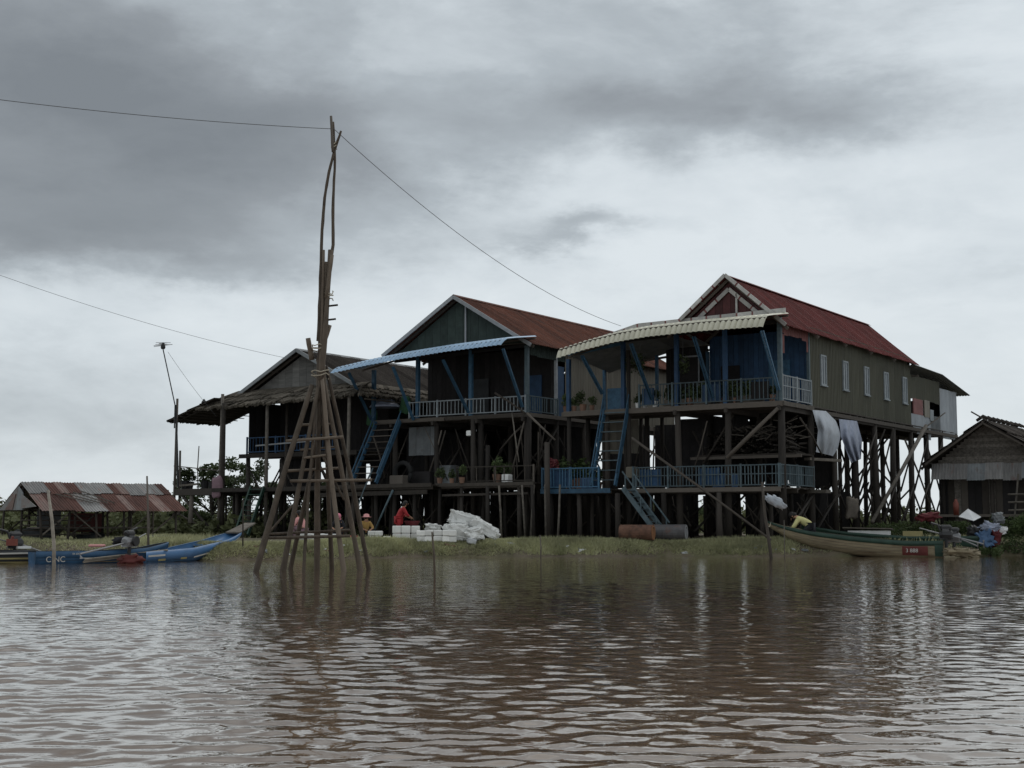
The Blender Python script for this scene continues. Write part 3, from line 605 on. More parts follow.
# ================================================================== house with blue awning (middle)
H2 = T('stilt_house', 'stilt house with rusty brown roof, dark gable and pale blue awning', 'house', (-16.5, 6, GZ), ROW)
h = H2; FZ = 6.45
ys = [0, 2.6, 5.2, 7.8, 10.4, 13.0, 15.0]
for x in (-12.6, -15.2, -17.8, -20.35):
    for y in ys: stilt(h, x, y, FZ - .2, .13)
for x in np.arange(-22.4, -10.6, 1.3):
    for y in (-2.2, -.9, 1.3, 3.4, 6.4): stilt(h, x + rj(.3), y + rj(.3), 3.0 if y < 4 else 3.0, .095)
for i in range(26):
    x = random.uniform(-22.5, -11); y = random.uniform(-1.8, 9); brace(h, (x, y, gnd(x, y) + .1), (x + rj(.35), y + rj(.3), 3.0), .05, 'stilt', 'stilt')
xbrace_rows(h, (-12.6, -15.2, -17.8, -20.35), ys, .9, 3.0, .6, .045); xbrace_rows(h, (-12.6, -15.2, -17.8, -20.35), ys, 3.3, 6.0, .5, .045)
xbrace_rows(h, (0, 5.2, 10.4), [-20.35, -17.8, -15.2, -12.6], .9, 3.0, .7, .045, 'x'); xbrace_rows(h, (2.6, 7.8), [-20.35, -17.8, -15.2, -12.6], 3.3, 6.0, .6, .045, 'x')
for x in (-12.6, -15.2, -17.8, -20.35): h.p('floor_beam', MB().beam((x, -.4, FZ - .3), (x, 15.1, FZ - .3), .13, .2), 'stilt')
deck(h, -20.5, -12.45, 2.6, 15, FZ, pw=.4); deck(h, -21.6, -12.4, -.1, 2.6, FZ, along='x', pw=.3)
for x0, x1 in ((-21.6, -17.2), (-17.15, -12.35)): h.p('deck_edge', MB().beam((x0, -.2, FZ - .1), (x1, -.2, FZ - .12), .06, .16), 'old_wood')
h.p('deck_edge', MB().beam((-12.35, -.1, FZ - .1), (-12.35, 15, FZ - .1), .06, .18), 'old_wood')
wf = h.p('wall_frame', MB().beam((-12.63, 2.7, 9.8), (-12.63, 15, 9.8), .06, .1), 'old_wood')
sheets(h, wf, 'wall_sheet', (-12.57, 3.4, 9.9), (0, 1, 0), 11.6, [(0, 0, 0), (0, 0, -1.8), (0, 0, -3.42)], (1, 0, 0), 'tan_wall', .85, .17, .03, .05)
sheets(h, wf, 'wall_sheet', (-12.57, .0, 9.9), (0, 1, 0), 3.4, [(0, 0, 0), (0, 0, -.75)], (1, 0, 0), 'gable_green', .85, .17, .03, .04)
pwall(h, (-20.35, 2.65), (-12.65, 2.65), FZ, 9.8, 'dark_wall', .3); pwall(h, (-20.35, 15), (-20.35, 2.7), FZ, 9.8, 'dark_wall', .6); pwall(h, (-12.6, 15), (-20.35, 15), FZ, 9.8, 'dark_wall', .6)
h.p('door', MB().box(-14.4, -13.4, 2.54, 2.60, FZ, 8.5), 'blue_wall'); h.p('door', MB().box(-17.6, -16.5, 2.54, 2.60, FZ, 8.5), 'boat_dark')
h.p('side_door', MB().box(-12.66, -12.60, 2.7, 3.35, FZ, 8.9), 'blue_wall')
gable_wall(h, -20.35, -12.6, -16.5, 12.15, 9.75, -.02, 'gable_green', .45, .12)
gable_wall(h, -20.35, -12.6, -16.5, 12.15, 9.75, 14.98, 'gable_green', .6, .12)
gable_roof(h, -20.35, -12.6, -16.5, 12.25, 9.92, -.45, 15.3, .5, 'rust_roof', cap='rust_roof', w=.8, pitch=.16)
sl = 2.33 / 3.9
for xe in (-12.05, -20.85): h.p('bargeboard', MB().beam((-16.5, -.49, 12.2), (xe, -.49, 12.2 - abs(xe + 16.5) * sl), .05, .17), 'grey_trim')
h.p('king_post', MB().beam((-16.05, -.07, 9.8), (-16.05, -.07, 11.9), .07), 'grey_trim')
bp_ = [onrow(px, py, -2.35) for px, py in ((501, 345), (446, 352), (400, 359.5), (366, 366), (330, 374))]
tp_ = [(-12.0, -.06, 9.98), (-14.7, -.06, 9.92), (-17.5, -.06, 9.78), (-19.8, -.06, 9.55), (-22.4, -.06, 9.1)]
awning(h, tp_, [p + V((0, 0, .26)) for p in bp_], 'blue_awning', drop=.26, amp=.06)
for (a, b_) in (((503, 350), (523, 407)), ((443, 361), (469, 413)), ((393, 368), (414, 420)), ((349, 374), (372, 420))):
    p = onrow(*a, -2.1); q = onrow(*b_, -.22); strut(h, (p.x, -2.1, p.z + .05), (q.x, -.26, q.z), gap=.08)
for px, m_ in ((527, 'blue_rail'), (471, 'blue_paint'), (418, 'blue_paint'), (374, 'blue_paint')):
    p = onrow(px, 380, 0); h.p('veranda_post', MB().beam((p.x, 0, FZ), (p.x, 0, 9.6 if p.x > -19 else 9.0), .17), m_)
h.p('veranda_post', MB().beam((-12.6, 2.6, FZ), (-12.6, 2.6, 9.3), .13), 'grey_trim')
h.p('veranda_beam', MB().beam((-20.4, -.02, 9.35), (-12.6, -.02, 9.6), .1, .14), 'dark_wall')
railing(h, (-19.4, -.1, FZ), (-12.6, -.1, FZ), .78, 'white_rail', .21, .032, miss=.08); railing(h, (-12.5, -.05, FZ), (-12.5, 2.6, FZ), .8, 'blue_rail', .2, .035)
stairs(h, (-20.6, -.25, FZ - .1), (-20.6, -2.1, 3.25), (1, 0, 0), 1.5, 'blue_paint', 10, True, 'old_wood', .5)
LZ = 3.12
deck(h, -23.2, -16.2, -2.5, 3.2, LZ, along='x', pw=.32); deck(h, -16.1, -10.9, -2.0, 3.2, LZ + .03, along='x', pw=.32)
h.p('deck_edge', MB().beam((-23.3, -2.6, LZ - .05), (-16.2, -2.55, LZ - .02), .07, .18), 'old_wood'); h.p('deck_edge', MB().beam((-23.0, -2.62, LZ - .42), (-16.4, -2.6, LZ - .34), .07, .2), 'old_wood')
h.p('deck_edge', MB().beam((-16.3, -2.08, LZ - .02), (-10.9, -2.06, LZ - .02), .07, .16), 'old_wood'); h.p('deck_edge', MB().beam((-15.9, -2.1, LZ - .5), (-11.2, -2.08, LZ - .46), .06, .1), 'old_wood')
for a, b_, y0, y1, r, m_ in (((393, 490), (375, 530), -2.7, -2.9, .05, 'blue_rail'), ((373, 468), (356, 512), -2.7, -3.3, .035, 'blue_rail'), ((495, 393), (525, 413), -.5, -.35, .045, 'old_wood'), ((527, 413), (555, 440), -.5, -.3, .05, 'old_wood'), ((512, 413), (519, 462), -.6, -1.8, .03, 'grey_wood'), ((529, 420), (500, 450), .2, .3, .05, 'old_wood')):
    brace(h, onrow(*a, y0), onrow(*b_, y1), r, m_, 'prop')
for px, yb in ((473, -.3), (488, -1.6), (529, -.15), (547, -2.0)): p = onrow(px, 430, yb); stilt(h, p.x, yb, FZ - .2 if px in (473, 529) else 4.9, .12)
for px in (499, 522, 534, 545, 560): p = onrow(px, 500, -2.3); stilt(h, p.x, -2.3, LZ - .1, .045, 'grey_wood', 'pole', .2)
pwall(h, (-22.3, 3.4), (-17.2, 3.4), 3.2, 5.9, 'dark_wall', .3); pwall(h, (-20.2, 6.6), (-12.7, 6.6), 3.2, 6.2, 'dark_wall', .3, miss=.22, jz=.3); pwall(h, (-23, 6.2), (-11, 6.2), .6, 3.0, 'dark_wall', .34, miss=.4, jz=.2); pwall(h, (-23, 9.2), (-11, 9.2), .6, 3.0, 'dark_wall', .4, miss=.45, jz=.2); pwall(h, (-20.2, .9), (-18.4, .9), 4.7, 6.1, 'zinc_dark', .45)  # dark plank screens added to block light under the house
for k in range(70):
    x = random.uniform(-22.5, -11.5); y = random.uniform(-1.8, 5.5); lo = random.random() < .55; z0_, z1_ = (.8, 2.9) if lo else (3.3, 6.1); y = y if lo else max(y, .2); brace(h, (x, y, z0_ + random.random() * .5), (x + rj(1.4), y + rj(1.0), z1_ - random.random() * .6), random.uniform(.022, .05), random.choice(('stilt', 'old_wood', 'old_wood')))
pwall(h, (-16.8, 7.9), (-14.0, 7.9), 3.4, 6.1, 'dark_wall', .5); pwall(h, (-25.0, 4.2), (-20.5, 4.2), 3.2, 6.3, 'dark_wall', .35); pwall(h, (-14.6, 5.3), (-12.8, 5.3), 4.3, 6.1, 'dark_wall', .4)  # more added dark screens closing off sky behind the stair and stilts
for k in range(34): x = random.uniform(-22.5, -11.5); y = random.uniform(4.5, 13); h.p('dark_fill_board', MB().beam((x, y, random.uniform(.6, 1.4)), (x + rj(.5), y + rj(.4), random.uniform(2.3, 3.0)), random.uniform(.2, .45), .03), 'dark_wall')  # random dark boards added to cut the light through the stilts
for k in range(12): x = random.uniform(-21, -12.8); y = random.uniform(3, 12); h.p('dark_fill_board', MB().beam((x, y, random.uniform(3.3, 3.8)), (x + rj(.8), y + rj(.4), random.uniform(4.6, 5.8)), random.uniform(.25, .5), .03), 'dark_wall')  # same added dark fill for the upper storey
railing(h, (-15.2, -1.9, LZ + .03), (-11.0, -1.9, LZ + .03), .75, 'old_wood', .5, .03, posts=True, miss=.2)

# ================================================================== thatched house (left)
H3 = T('stilt_house', 'weathered stilt house with grey gable and ragged thatched eaves', 'house', (-26.5, 4, GZ), ROW)
h = H3; FZ = 5.0
ys = [0, 2.6, 5.2, 7.8, 10.4]
for x in (-22.8, -25.3, -27.8, -30.3):
    for y in ys: stilt(h, x, y, FZ - .15, .12)
xbrace_rows(h, (-22.8, -25.3, -27.8, -30.3), ys, .9, 4.6, .5, .045); xbrace_rows(h, (0, 5.2), [-30.3, -27.8, -25.3, -22.8], .9, 4.4, .7, .045, 'x')
deck(h, -30.5, -22.6, -.3, 10.5, FZ, pw=.4); h.p('deck_edge', MB().beam((-30.6, -.36, FZ - .12), (-22.5, -.36, FZ - .12), .08, .22), 'stilt')
pwall(h, (-30.3, 2.4), (-22.7, 2.4), FZ, 8.1, 'dark_wall', .3); pwall(h, (-30.3, 10.4), (-30.3, .0), FZ, 7.8, 'dark_wall', .5); pwall(h, (-22.7, 2.4), (-22.7, 10.4), FZ, 8.1, 'dark_wall', .5); pwall(h, (-22.7, 10.4), (-30.3, 10.4), FZ, 8.1, 'dark_wall', .5)
railing(h, (-30.2, -.2, FZ), (-24.0, -.2, FZ), .85, 'blue_wall', .22, .03)
h.p('rail_beam', MB().beam((-28.6, -1.2, 5.35), (-24.2, -1.2, 5.5), .07), 'grey_trim')
gable_wall(h, -30.2, -22.8, -26.5, 10.2, 8.25, .0, 'gable_grey', .5, .1); gable_wall(h, -30.2, -22.8, -26.5, 10.2, 8.25, 10.4, 'gable_grey', .8, .1)
gable_roof(h, -30.3, -22.7, -26.5, 10.32, 8.35, -.5, 10.8, .55, 'thatch_dark', cap='zinc_dark', w=.8, pitch=.2, amp=.05)
sl = 1.97 / 3.8
for xe in (-22.2, -30.9): h.p('bargeboard', MB().beam((-26.5, -.54, 10.3), (xe, -.54, 10.3 - abs(xe + 26.5) * sl), .06, .18), 'zinc_dark')
def thatch(th, parent, tops, bots, m='thatch', w=.34, layers=3, thick=.10, drop=.12, name='thatch_bundle'):
    t0, t1 = V(tops[0]), V(tops[1]); b0, b1 = V(bots[0]), V(bots[1]); dn = V((0, 0, -.05))
    th.p('thatch_lining', MB().prism([t0 + dn, t1 + dn, b1.lerp(t1, .04) + dn, b0.lerp(t0, .04) + dn], (0, 0, 1), .035), 'thatch_dark', parent)
    L_ = (b1 - b0).length; k = max(1, round(L_ / w))
    for ly in range(layers):
        for i in range(k):
            f0, f1 = i / k, (i + 1) / k; ta, tb = t0.lerp(t1, f0), t0.lerp(t1, f1); ba, bb = b0.lerp(b1, f0), b0.lerp(b1, f1)
            u0, u1 = ly / layers, min(1.0, (ly + 1.25) / layers); n = (tb - ta).cross(ba - ta).normalized()
            if n.z < 0: n = -n
            a0, a1 = ta.lerp(ba, u0), tb.lerp(bb, u0); lift = thick * (1 if ly < layers else 1)
            vs = [a0 + n * .01, a1 + n * .01]; m_ = 5; top = []; bot = []
            ext = .16 * random.random()
            for j in range(m_ + 1):
                q = ta.lerp(ba, u1 ).lerp(tb.lerp(bb, u1), j / m_); q = q + (ba - ta).normalized() * (ext + rj(.12)) + V((0, 0, -drop * random.random() * (1 if ly == layers - 1 else .3)))
                top.append(q + n * (lift + rj(.03))); bot.append(q - n * .02)
            vs += top + bot; fs = [(0, 2 + j, 3 + j, 1) if j == 99 else (2 + j, 3 + j, 9 + j, 8 + j) for j in range(m_)]
            fs.append((0, 1, 7, 6, 5, 4, 3, 2)); fs.append((0, 8, 9, 10, 11, 12, 13, 1))
            th.p(name, MB().add(vs, fs), m, parent)
tr = h.p('thatch_skirt', MB().beam((-31.8, -1.7, 7.42), (-21.8, -1.7, 7.5), .08).beam((-31.0, -.2, 8.2), (-22, -.2, 8.2), .08), 'old_wood')
thatch(h, tr, ((-31.0, -.1, 8.42), (-21.9, -.1, 8.42)), ((-32.2, -1.9, 7.40), (-21.4, -1.9, 7.62)))
LP = onrow(166, 421, -1.9); LX = LP.x
tl = h.p('thatch_lean_to', MB().beam((LX + .2, -1.5, LP.z - .08), (-31, -1.5, 7.7), .07), 'old_wood')
h.p('purlin', MB().beam((LX + .2, 2.0, LP.z - .08), (-31, 2.0, 7.9), .07), 'old_wood', tl)
for i in range(7): f = (i + .1) / 7; xx = LX + (-31 - LX) * f; h.p('purlin', MB().beam((xx, -1.9, LP.z - .03 + .75 * f), (xx, 2.4, LP.z + .75 * f), .04), 'old_wood', tl)
thatch(h, tl, ((-31.0, -1.9, 7.92), (-31.0, 2.4, 8.05)), ((LX + .1, -1.9, LP.z), (LX + .1, 2.4, LP.z + .05)), 'thatch_dark', .4, 4, .07, .05)
trr = h.p('thatch_skirt', MB().beam((-21.0, -1.6, 7.4), (-20.9, 8, 7.4), .07), 'old_wood')
thatch(h, trr, ((-22.4, -.2, 8.4), (-22.4, 9, 8.4)), ((-21.2, -1.9, 7.66), (-21.0, 9, 7.6)), 'thatch', .4, 3)
for px, yb in ((222, -1.8), (267, -1.8), (349, -1.8)): p = onrow(px, 430, yb); stilt(h, p.x, yb, 8.1 if px < 240 else 7.5, .085, 'grey_wood', 'veranda_post', .08)
p = onrow(287, 430, -.5); stilt(h, p.x, -.5, 7.8, .08, 'old_wood', 'veranda_post', .08)
# platform on the left and lower floor
LZ = 3.15; PX = onrow(177, 488, -2.05).x
deck(h, PX, -30.6, -2.0, 2.2, LZ, along='x', pw=.35, edge='stilt', bm=.28); deck(h, -30.5, -22.6, -2.2, 4.0, LZ - .03, along='x', pw=.35, edge='stilt')
h.p('deck_edge', MB().beam((PX - .1, -2.1, LZ - .17), (-30.6, -2.1, LZ - .17), .1, .34), 'stilt'); h.p('deck_edge', MB().beam((-30.6, -2.28, LZ - .1), (-22.6, -2.28, LZ - .1), .08, .2), 'stilt')
for px, r_, zt in ((175, .07, 8.0), (179, .06, 5.2), (192, .12, LZ - .1), (222, .1, 7.6), (226, .06, 3.0)):
    yb = -2.0 if px != 226 else -1.2; p = onrow(px, 500, yb); stilt(h, p.x, yb, zt, r_, 'old_wood', 'post', .12)
for x in (PX + .4, -32.6, -31): stilt(h, x, 1.8, LZ - .1, .09)
for x in (-29.5, -28, -26.5, -25, -23.5):
    for y in (-1.9, 1.2, 3.6): stilt(h, x + rj(.3), y + rj(.3), LZ - .15, .10)
brace(h, onrow(182, 495, -2.05), onrow(218, 538, -1.4), .08, 'stilt'); brace(h, onrow(175, 512, -2.0), onrow(205, 530, -1.2), .05, 'old_wood')
h.p('rail', MB().beam(onrow(174, 466, -2.0), onrow(224, 471, -2.0), .05), 'grey_wood'); h.p('rail', MB().beam(onrow(176, 486, -2.05), onrow(198, 484, -2.05), .12, .1), 'grey_wood')
pwall(h, (-30.4, 2.6), (-27.6, 2.6), 3.2, 4.8, 'dark_wall', .3); pwall(h, (-27.5, 3.1), (-22.6, 3.1), 3.2, 4.9, 'dark_wall', .3, miss=.25, jz=.2); pwall(h, (-29.5, 4.2), (-22.6, 4.2), .6, 3.1, 'dark_wall', .4, miss=.5, jz=.2)  # dark plank screens added to shut out sky below the floor
p = onrow(256, 488, -2.5); q = onrow(276, 526, -3.6); stairs(h, (p.x, -2.4, LZ), (p.x + .5, -4.0, .75), (1, 0, 0), .9, 'boat_green', 9, False)
p = onrow(199, 446, -1.9); brace(h, (p.x, -1.9, LZ), (p.x, -1.9, p.z), .03, 'old_wood', 'rail_stake')
h.p('hanging_lamp', MB().tube([onrow(204, 399, -1.5), onrow(204, 400, -1.5) + V((0, 0, -.12)), onrow(204, 400, -1.5) + V((0, 0, -.3))], [.03, .14, .10], 8), 'black_metal')

# ================================================================== dark hut at the right edge (same orientation)
HP = ROWI @ V((at(986, 421, 63).x, 63, 0)); hx, hy = HP.x, HP.y
HF = ROW @ Matrix.Translation((hx, hy, 0))
H4 = T('hut', 'low dark thatched hut with woven gable and grey metal skirt', 'hut', (0, 2.5, GZ), HF)
h = H4; ap = 5.95
for x in (-2.2, 0, 2.2, 4.2):
    for y in (.6, 3.2, 5.8): h.p('post', MB().tube([(x + rj(.05), y, GZ - .3), (x, y, 4.2)], [.1, .09], 7), 'stilt', smooth=True)
h.p('floor', MB().box(-2.4, 4.4, .4, 6.2, 1.62, 1.74), 'old_wood')
for i in range(22): x0 = -2.35 + i * .31; h.p('wall_board', MB().box(x0, x0 + .295, .78, .81 + .01 * (i % 2), 1.0 + rj(.05), 3.4), ('dark_wall', 'old_wood', 'woven', 'old_wood', 'dark_wall')[i % 5])
for i in range(16): y0 = .9 + i * .31; h.p('wall_board', MB().box(-2.42 - .01 * (i % 2), -2.39, y0, y0 + .295, 1.0, 4.1), 'dark_wall')
h.p('back_wall', MB().box(-2.3, 4.3, 6.0, 6.05, 1.74, 4.3), 'dark_wall')
for i in range(14):                                                   # woven gable strips
    z0 = 3.95 + i * .135; wl = 2.45 * (1 - (i * .135) / 1.95); wr = wl * 1.0
    h.p('woven_strip', MB().box(-wl, wr, .30 - .012 * (i % 2), .33, z0, z0 + .134), 'woven')
h.p('gable_lining', MB().prism([(-2.4, .36, 3.9), (2.6, .36, 3.9), (0, .36, 5.85)], (0, 1, 0), .03), 'dark_wall'); h.p('back_gable', MB().prism([(-2.4, 6.0, 3.9), (2.8, 6.0, 3.9), (0, 6.0, 5.85)], (0, 1, 0), .03), 'dark_wall')
for i, x0 in enumerate(np.arange(-2.5, 3.6, .8)): h.p('skirt_sheet', MB().corr((x0, .02, 4.02 + rj(.03)), (1, 0, 0), .82, [(0, 0, 0), (0, -.22, -.72 + rj(.05))], (0, -1, .3), .13, .025), 'zinc_dark' if i % 3 == 2 else 'shed_grey')
rf = h.p('roof', MB().beam((0, -.6, ap - .1), (0, 6.6, ap - .1), .1).beam((-2.6, -.5, 4.1), (-2.6, 6.5, 4.1), .08).beam((0, -.55, ap - .15), (-2.65, -.55, 4.0), .08).beam((0, -.55, ap - .15), (3.2, -.55, 3.9), .08), 'old_wood')
thatch(h, rf, ((0, -.6, ap), (0, 6.6, ap)), ((-2.75, -.6, 4.02), (-2.75, 6.6, 4.02)), 'thatch_dark', .45, 4, .09)
thatch(h, rf, ((0, -.6, ap), (0, 6.6, ap)), ((3.3, -.6, 3.86), (3.3, 6.6, 3.86)), 'thatch_dark', .45, 4, .09)
for i in range(9): y = -.4 + i * .8; h.p('ridge_bundle', MB().tube([(-.3, y, ap - .02), (0, y + rj(.1), ap + .16), (.3, y + .1, ap)], [.07, .09, .06], 6), 'thatch_dark', rf)
h.p('crossed_stick', MB().tube([(.25, -.5, ap - .1), (-.5, -.55, ap + .38)], .035, 5), 'old_wood', rf)
for k in range(3): h.p('rail_pole', MB().tube([(1.0, -.6, 1.9 + k * .35), (4.0, -.7, 2.0 + k * .3)], .04, 5), 'grey_wood')
for k in range(3): h.p('prop', MB().tube([(1.2 + k * .6, -.9, GZ - .1), (1.4 + k * .5, -.3, 3.5)], .045, 5), 'grey_wood')

# ================================================================== tripod tower of poles in the water
TW = T('pole_tower', 'tall tower of lashed wooden poles standing in the water', 'tower', (-5.7, 40, 0))
def pole(pts, r0, r1, name='pole', m='tower_wood', n=8):
    P = []; k = len(pts)
    for i in range(k - 1):
        a, b_ = V(pts[i]), V(pts[i + 1]); sub = 4
        for j in range(sub): P.append(a.lerp(b_, j / sub) + (V((rj(.006), rj(.006), 0)) if (i or j) else V((0, 0, 0))))
    P.append(V(pts[-1])); rr = [(r0 + (r1 - r0) * i / (len(P) - 1)) * random.uniform(.9, 1.1) for i in range(len(P))]
    return TW.p(name, MB().tube(P, rr, n), m, smooth=True)
def foot(px, Y):
    p = at(px, 524, Y); return V((p.x, Y, -.7))
HY = 40.0
def tp(px, py, dy=0): return at(px, py, HY + dy)
for fpx, fY, tx, ty, r, dy in ((250, 38.4, 312, 385, .105, -.12), (279, 39.2, 318, 388, .095, -.15), (286, 41.6, 325, 396, .085, .12), (303, 38.9, 316, 402, .055, -.18), (318, 41.3, 319, 360, .105, .05), (334, 41.8, 326, 410, .085, .15), (348, 39.0, 321, 368, .085, -.12), (366, 39.8, 324, 380, .090, -.05), (374, 40.6, 326, 366, .080, .08)):
    f = foot(fpx, fY); k = (572 - 0) and 0
    # extend the leg below the water along its own line
    t_ = tp(tx, ty, dy); pole([f, f.lerp(t_, .5) + V((rj(.07), 0, 0)), t_], r * .9, r * .62)
# mast
pole([tp(318, 470, .0), tp(319, 400), tp(321, 290)], .07, .05); pole([tp(325, 440, .1), tp(323, 360), tp(326, 262, .05)], .075, .06)
pole([tp(319, 400, -.1), tp(322, 330, -.1), tp(323.5, 250, -.05)], .05, .04); pole([tp(321, 380, -.15), tp(326, 320, -.1), tp(330.5, 250)], .085, .07)
pole([tp(312, 360, .1), tp(308, 338)], .075, .07); pole([tp(318, 362, .1), tp(330, 325)], .07, .06)
pole([tp(318, 341), tp(320, 295), tp(322, 230), tp(324.5, 198), tp(329, 172), tp(334, 152), tp(341, 131)], .05, .036)
pole([tp(329, 270, .05), tp(333, 245, .05), tp(333, 200, .05), tp(335, 160, .03), tp(333, 122, .03)], .05, .035)
pole([tp(333, 152, -.06), tp(331, 116, -.06)], .045, .04, 'pole', 'old_wood')
pole([tp(332, 255, -.1), tp(326, 298, -.1)], .055, .05); pole([tp(330, 262, .12), tp(324, 330, .12)], .05, .05)
# crossbars
for a, b_, r in (((286, 441, -.5), (343, 437, -.5), .045), ((300, 450, .5), (336, 447, .5), .035), ((286, 471, .3), (340, 468, .4), .04), ((290, 481, -.6), (372, 480, -.4), .045), ((262, 538, -.9), (350, 536, -.9), .045), ((270, 534, .8), (352, 530, .9), .04), ((300, 425, .4), (330, 424, .4), .04), ((262, 541, .2), (300, 497, .6), .035), ((344, 500, -.3), (322, 455, -.2), .035), ((304, 458, -.45), (326, 455, -.45), .04)):
    pole([tp(*a), tp(*b_)], r, r * .9, 'crossbar')
for px, py, r in ((319, 352, .20), (320, 378, .25), (329, 300, .12), (334, 150, .08)):
    c = tp(px, py); P = [c + V((math.cos(i * .7) * r, math.sin(i * .7) * r, rj(.05) + .012 * i)) for i in range(20)]; TW.p('lashing', MB().tube(P, .016, 5), 'rope')
for px, py in ((331, 320), (333, 306)): p = tp(px, py, -.1); TW.p('peg', MB().tube([p + V((-.12, 0, 0)), p + V((.14, 0, .03))], .03, 6), 'old_wood')

# ================================================================== wires
def wire(p, q, sag, label, r=.011):
    p = V(p); q = V(q); n = 24; P = [p.lerp(q, i / n) - V((0, 0, sag * 4 * (i / n) * (1 - i / n))) for i in range(n + 1)]
    return one('power_line', MB().tube(P, r, 5), 'wire', label, 'cable', p)
top = tp(334, 129)
wire(at(-60, 92, 34), top, .12, 'dark cable running left from the pole tower top', .010)
wire(top, ROW @ onrow(621, 326, -.9), .75, 'dark cable sloping from the pole tower to the cream awning', .010)
wire(at(-60, 253, 58), ROW @ onrow(286, 358, -.3), .35, 'thin lower cable running into the thatched house', .009)
wire(at(168, 352, 70), at(216, 416, 73), .1, 'faint guy wire from the antenna to the thatched eave', .008)
# antenna
an = T('television_antenna', 'spiky television antenna on a leaning mast at the thatched eave', 'antenna', at(178, 487, 72))
m0 = at(178, 487, 72); m1 = at(175, 405, 72); m2 = at(163, 349, 72)
an.p('mast', MB().tube([m0, m1 + V((0.05, 0, 0))], [.06, .045], 6), 'black_metal'); an.p('upper_mast', MB().tube([m1 - V((0, 0, 1.2)), m1, m2], [.035, .03, .03], 6), 'black_metal')
an.p('hub', MB().tube([m2, m2 + V((0, 0, .1)), m2 + V((0, 0, .34))], [.1, .13, .06], 8), 'black_metal')
for k in range(7): a_ = math.pi * k / 7; dv = V((math.cos(a_), math.sin(a_), .08)) * .48; an.p('rod', MB().tube([m2 + V((0, 0, .16 + .03 * k)) - dv, m2 + V((0, 0, .2 + .02 * k)) + dv], .014, 5), 'grey_metal')

# ================================================================== open shed on the left
rl = at(20, 483, 56.5); SA = R(38)
SF = Matrix.Translation((rl.x, rl.y, 0)) @ Matrix.Rotation(SA, 4, 'Z')
SH = T('open_shed', 'open pole shed with patchwork rusty corrugated roof', 'shed', (3, 0, GZ), SF)
h = SH; rz = rl.z; ez = 1.86; SW = 2.55; SL = 6.0
for x in np.linspace(.1, SL - .3, 6):
    for y in (-SW + .3, 0, SW - .3): h.p('post', MB().tube([(x + rj(.08), y + rj(.08), GZ - .4), (x + rj(.06), y, rz - .15 if y == 0 else ez + .1)], [.055, .05], 6), 'old_wood', smooth=True)
for x in np.linspace(.1, SL - .3, 6)[:-1]:
    for y in (-SW + .3, SW - .3):
        if random.random() < .75: h.p('brace', MB().tube([(x, y + .05, .8), (x + 1.3, y + .05, ez)], .035, 5), 'old_wood')
        if random.random() < .5: h.p('brace', MB().tube([(x + 1.3, y - .05, .8), (x, y - .05, ez)], .035, 5), 'old_wood')
rf = h.p('roof', MB().beam((0, 0, rz - .08), (SL, 0, rz - .08), .08).beam((0, -SW + .2, ez + .04), (SL, -SW + .2, ez + .04), .07).beam((0, SW - .2, ez + .04), (SL, SW - .2, ez + .04), .07), 'old_wood')
pick = ['shed_grey', 'shed_grey', 'shed_rust', 'shed_pale', 'shed_rust', 'shed_grey', 'shed_grey', 'shed_grey', 'shed_rust', 'shed_pale', 'shed_grey', 'shed_grey', 'shed_grey', 'shed_rust']
pick2 = ['shed_pale', 'shed_rust', 'shed_rust', 'shed_rust', 'shed_grey', 'shed_grey', 'shed_rust', 'shed_rust', 'shed_pale', 'shed_rust', 'shed_rust', 'shed_pale', 'shed_rust', 'shed_rust']
dz = rz - ez; n_ = V((0, -dz, SW)).normalized(); cuts = [0]
for i in range(14): cuts.append(cuts[-1] + random.choice((.32, .4, .5, .62)))
cuts = [c * SL / cuts[-1] for c in cuts]
for i in range(14):
    wS = cuts[i + 1] - cuts[i]; x_ = cuts[i]
    for lo in (1, 0):
        f0, f1 = (.36, 1.06) if lo else (0, .44); u = .02 * (i % 2) + (.035 if not lo else 0)
        h.p('roof_sheet', MB().corr((x_, 0, rz + .01), (1, rj(.012), 0), wS + .04, [V((0, -SW, -dz)) * f0 + n_ * u, V((rj(.03), -SW, -dz)) * (f1 + rj(.035)) + n_ * u], n_, .12, .022), (pick2 if lo else pick)[i], rf)
    nb = V((0, dz, SW)).normalized(); h.p('roof_sheet', MB().corr((x_, 0, rz + .01), (1, 0, 0), wS + .04, [V((0, 0, 0)), V((0, SW, -dz)) * 1.05], nb, .12, .022), pick2[(i + 3) % 14], rf)
gp = [(-.05, -SW + .45, ez + .12), (-.05, SW - .2, ez + .12), (-.05, 0, rz - .1)]
h.p('gable_sheet', MB().prism([(-.06, SW - .25, ez), (-.06, .3, ez), (-.06, 0, rz - .12)], (1, 0, 0), .03), 'shed_grey', rf); h.p('gable_sheet', MB().prism([(-.06, .28, ez), (-.06, -.6, ez), (-.06, -.55, rz - .42), (-.06, -.02, rz - .13)], (1, 0, 0), .03), 'zinc_dark', rf)
h.p('gable_sheet', MB().prism([(-.1, -.5, ez + .05), (-.1, -SW + .35, ez + .12), (-.1, -.5, rz - .45)], (1, 0, 0), .03), 'shed_grey', rf); h.p('gable_sheet', MB().prism([(-.09, 1.5, ez + .02), (-.09, .55, ez + .02), (-.09, .2, rz - .42)], (1, 0, 0), .02), 'shed_pale', rf)
for i in range(4): h.p('loose_batten', MB().beam((1.0 + i * .35, -SW * .5, rz - dz * .5 + .1 + .04 * i), (2.2 + i * .3, -SW * .85, rz - dz * .85 + .12), .04), 'grey_wood', rf)
h.p('bench', MB().box(.6, 5.4, -.8, .8, GZ + .5, GZ + .56), 'old_wood')
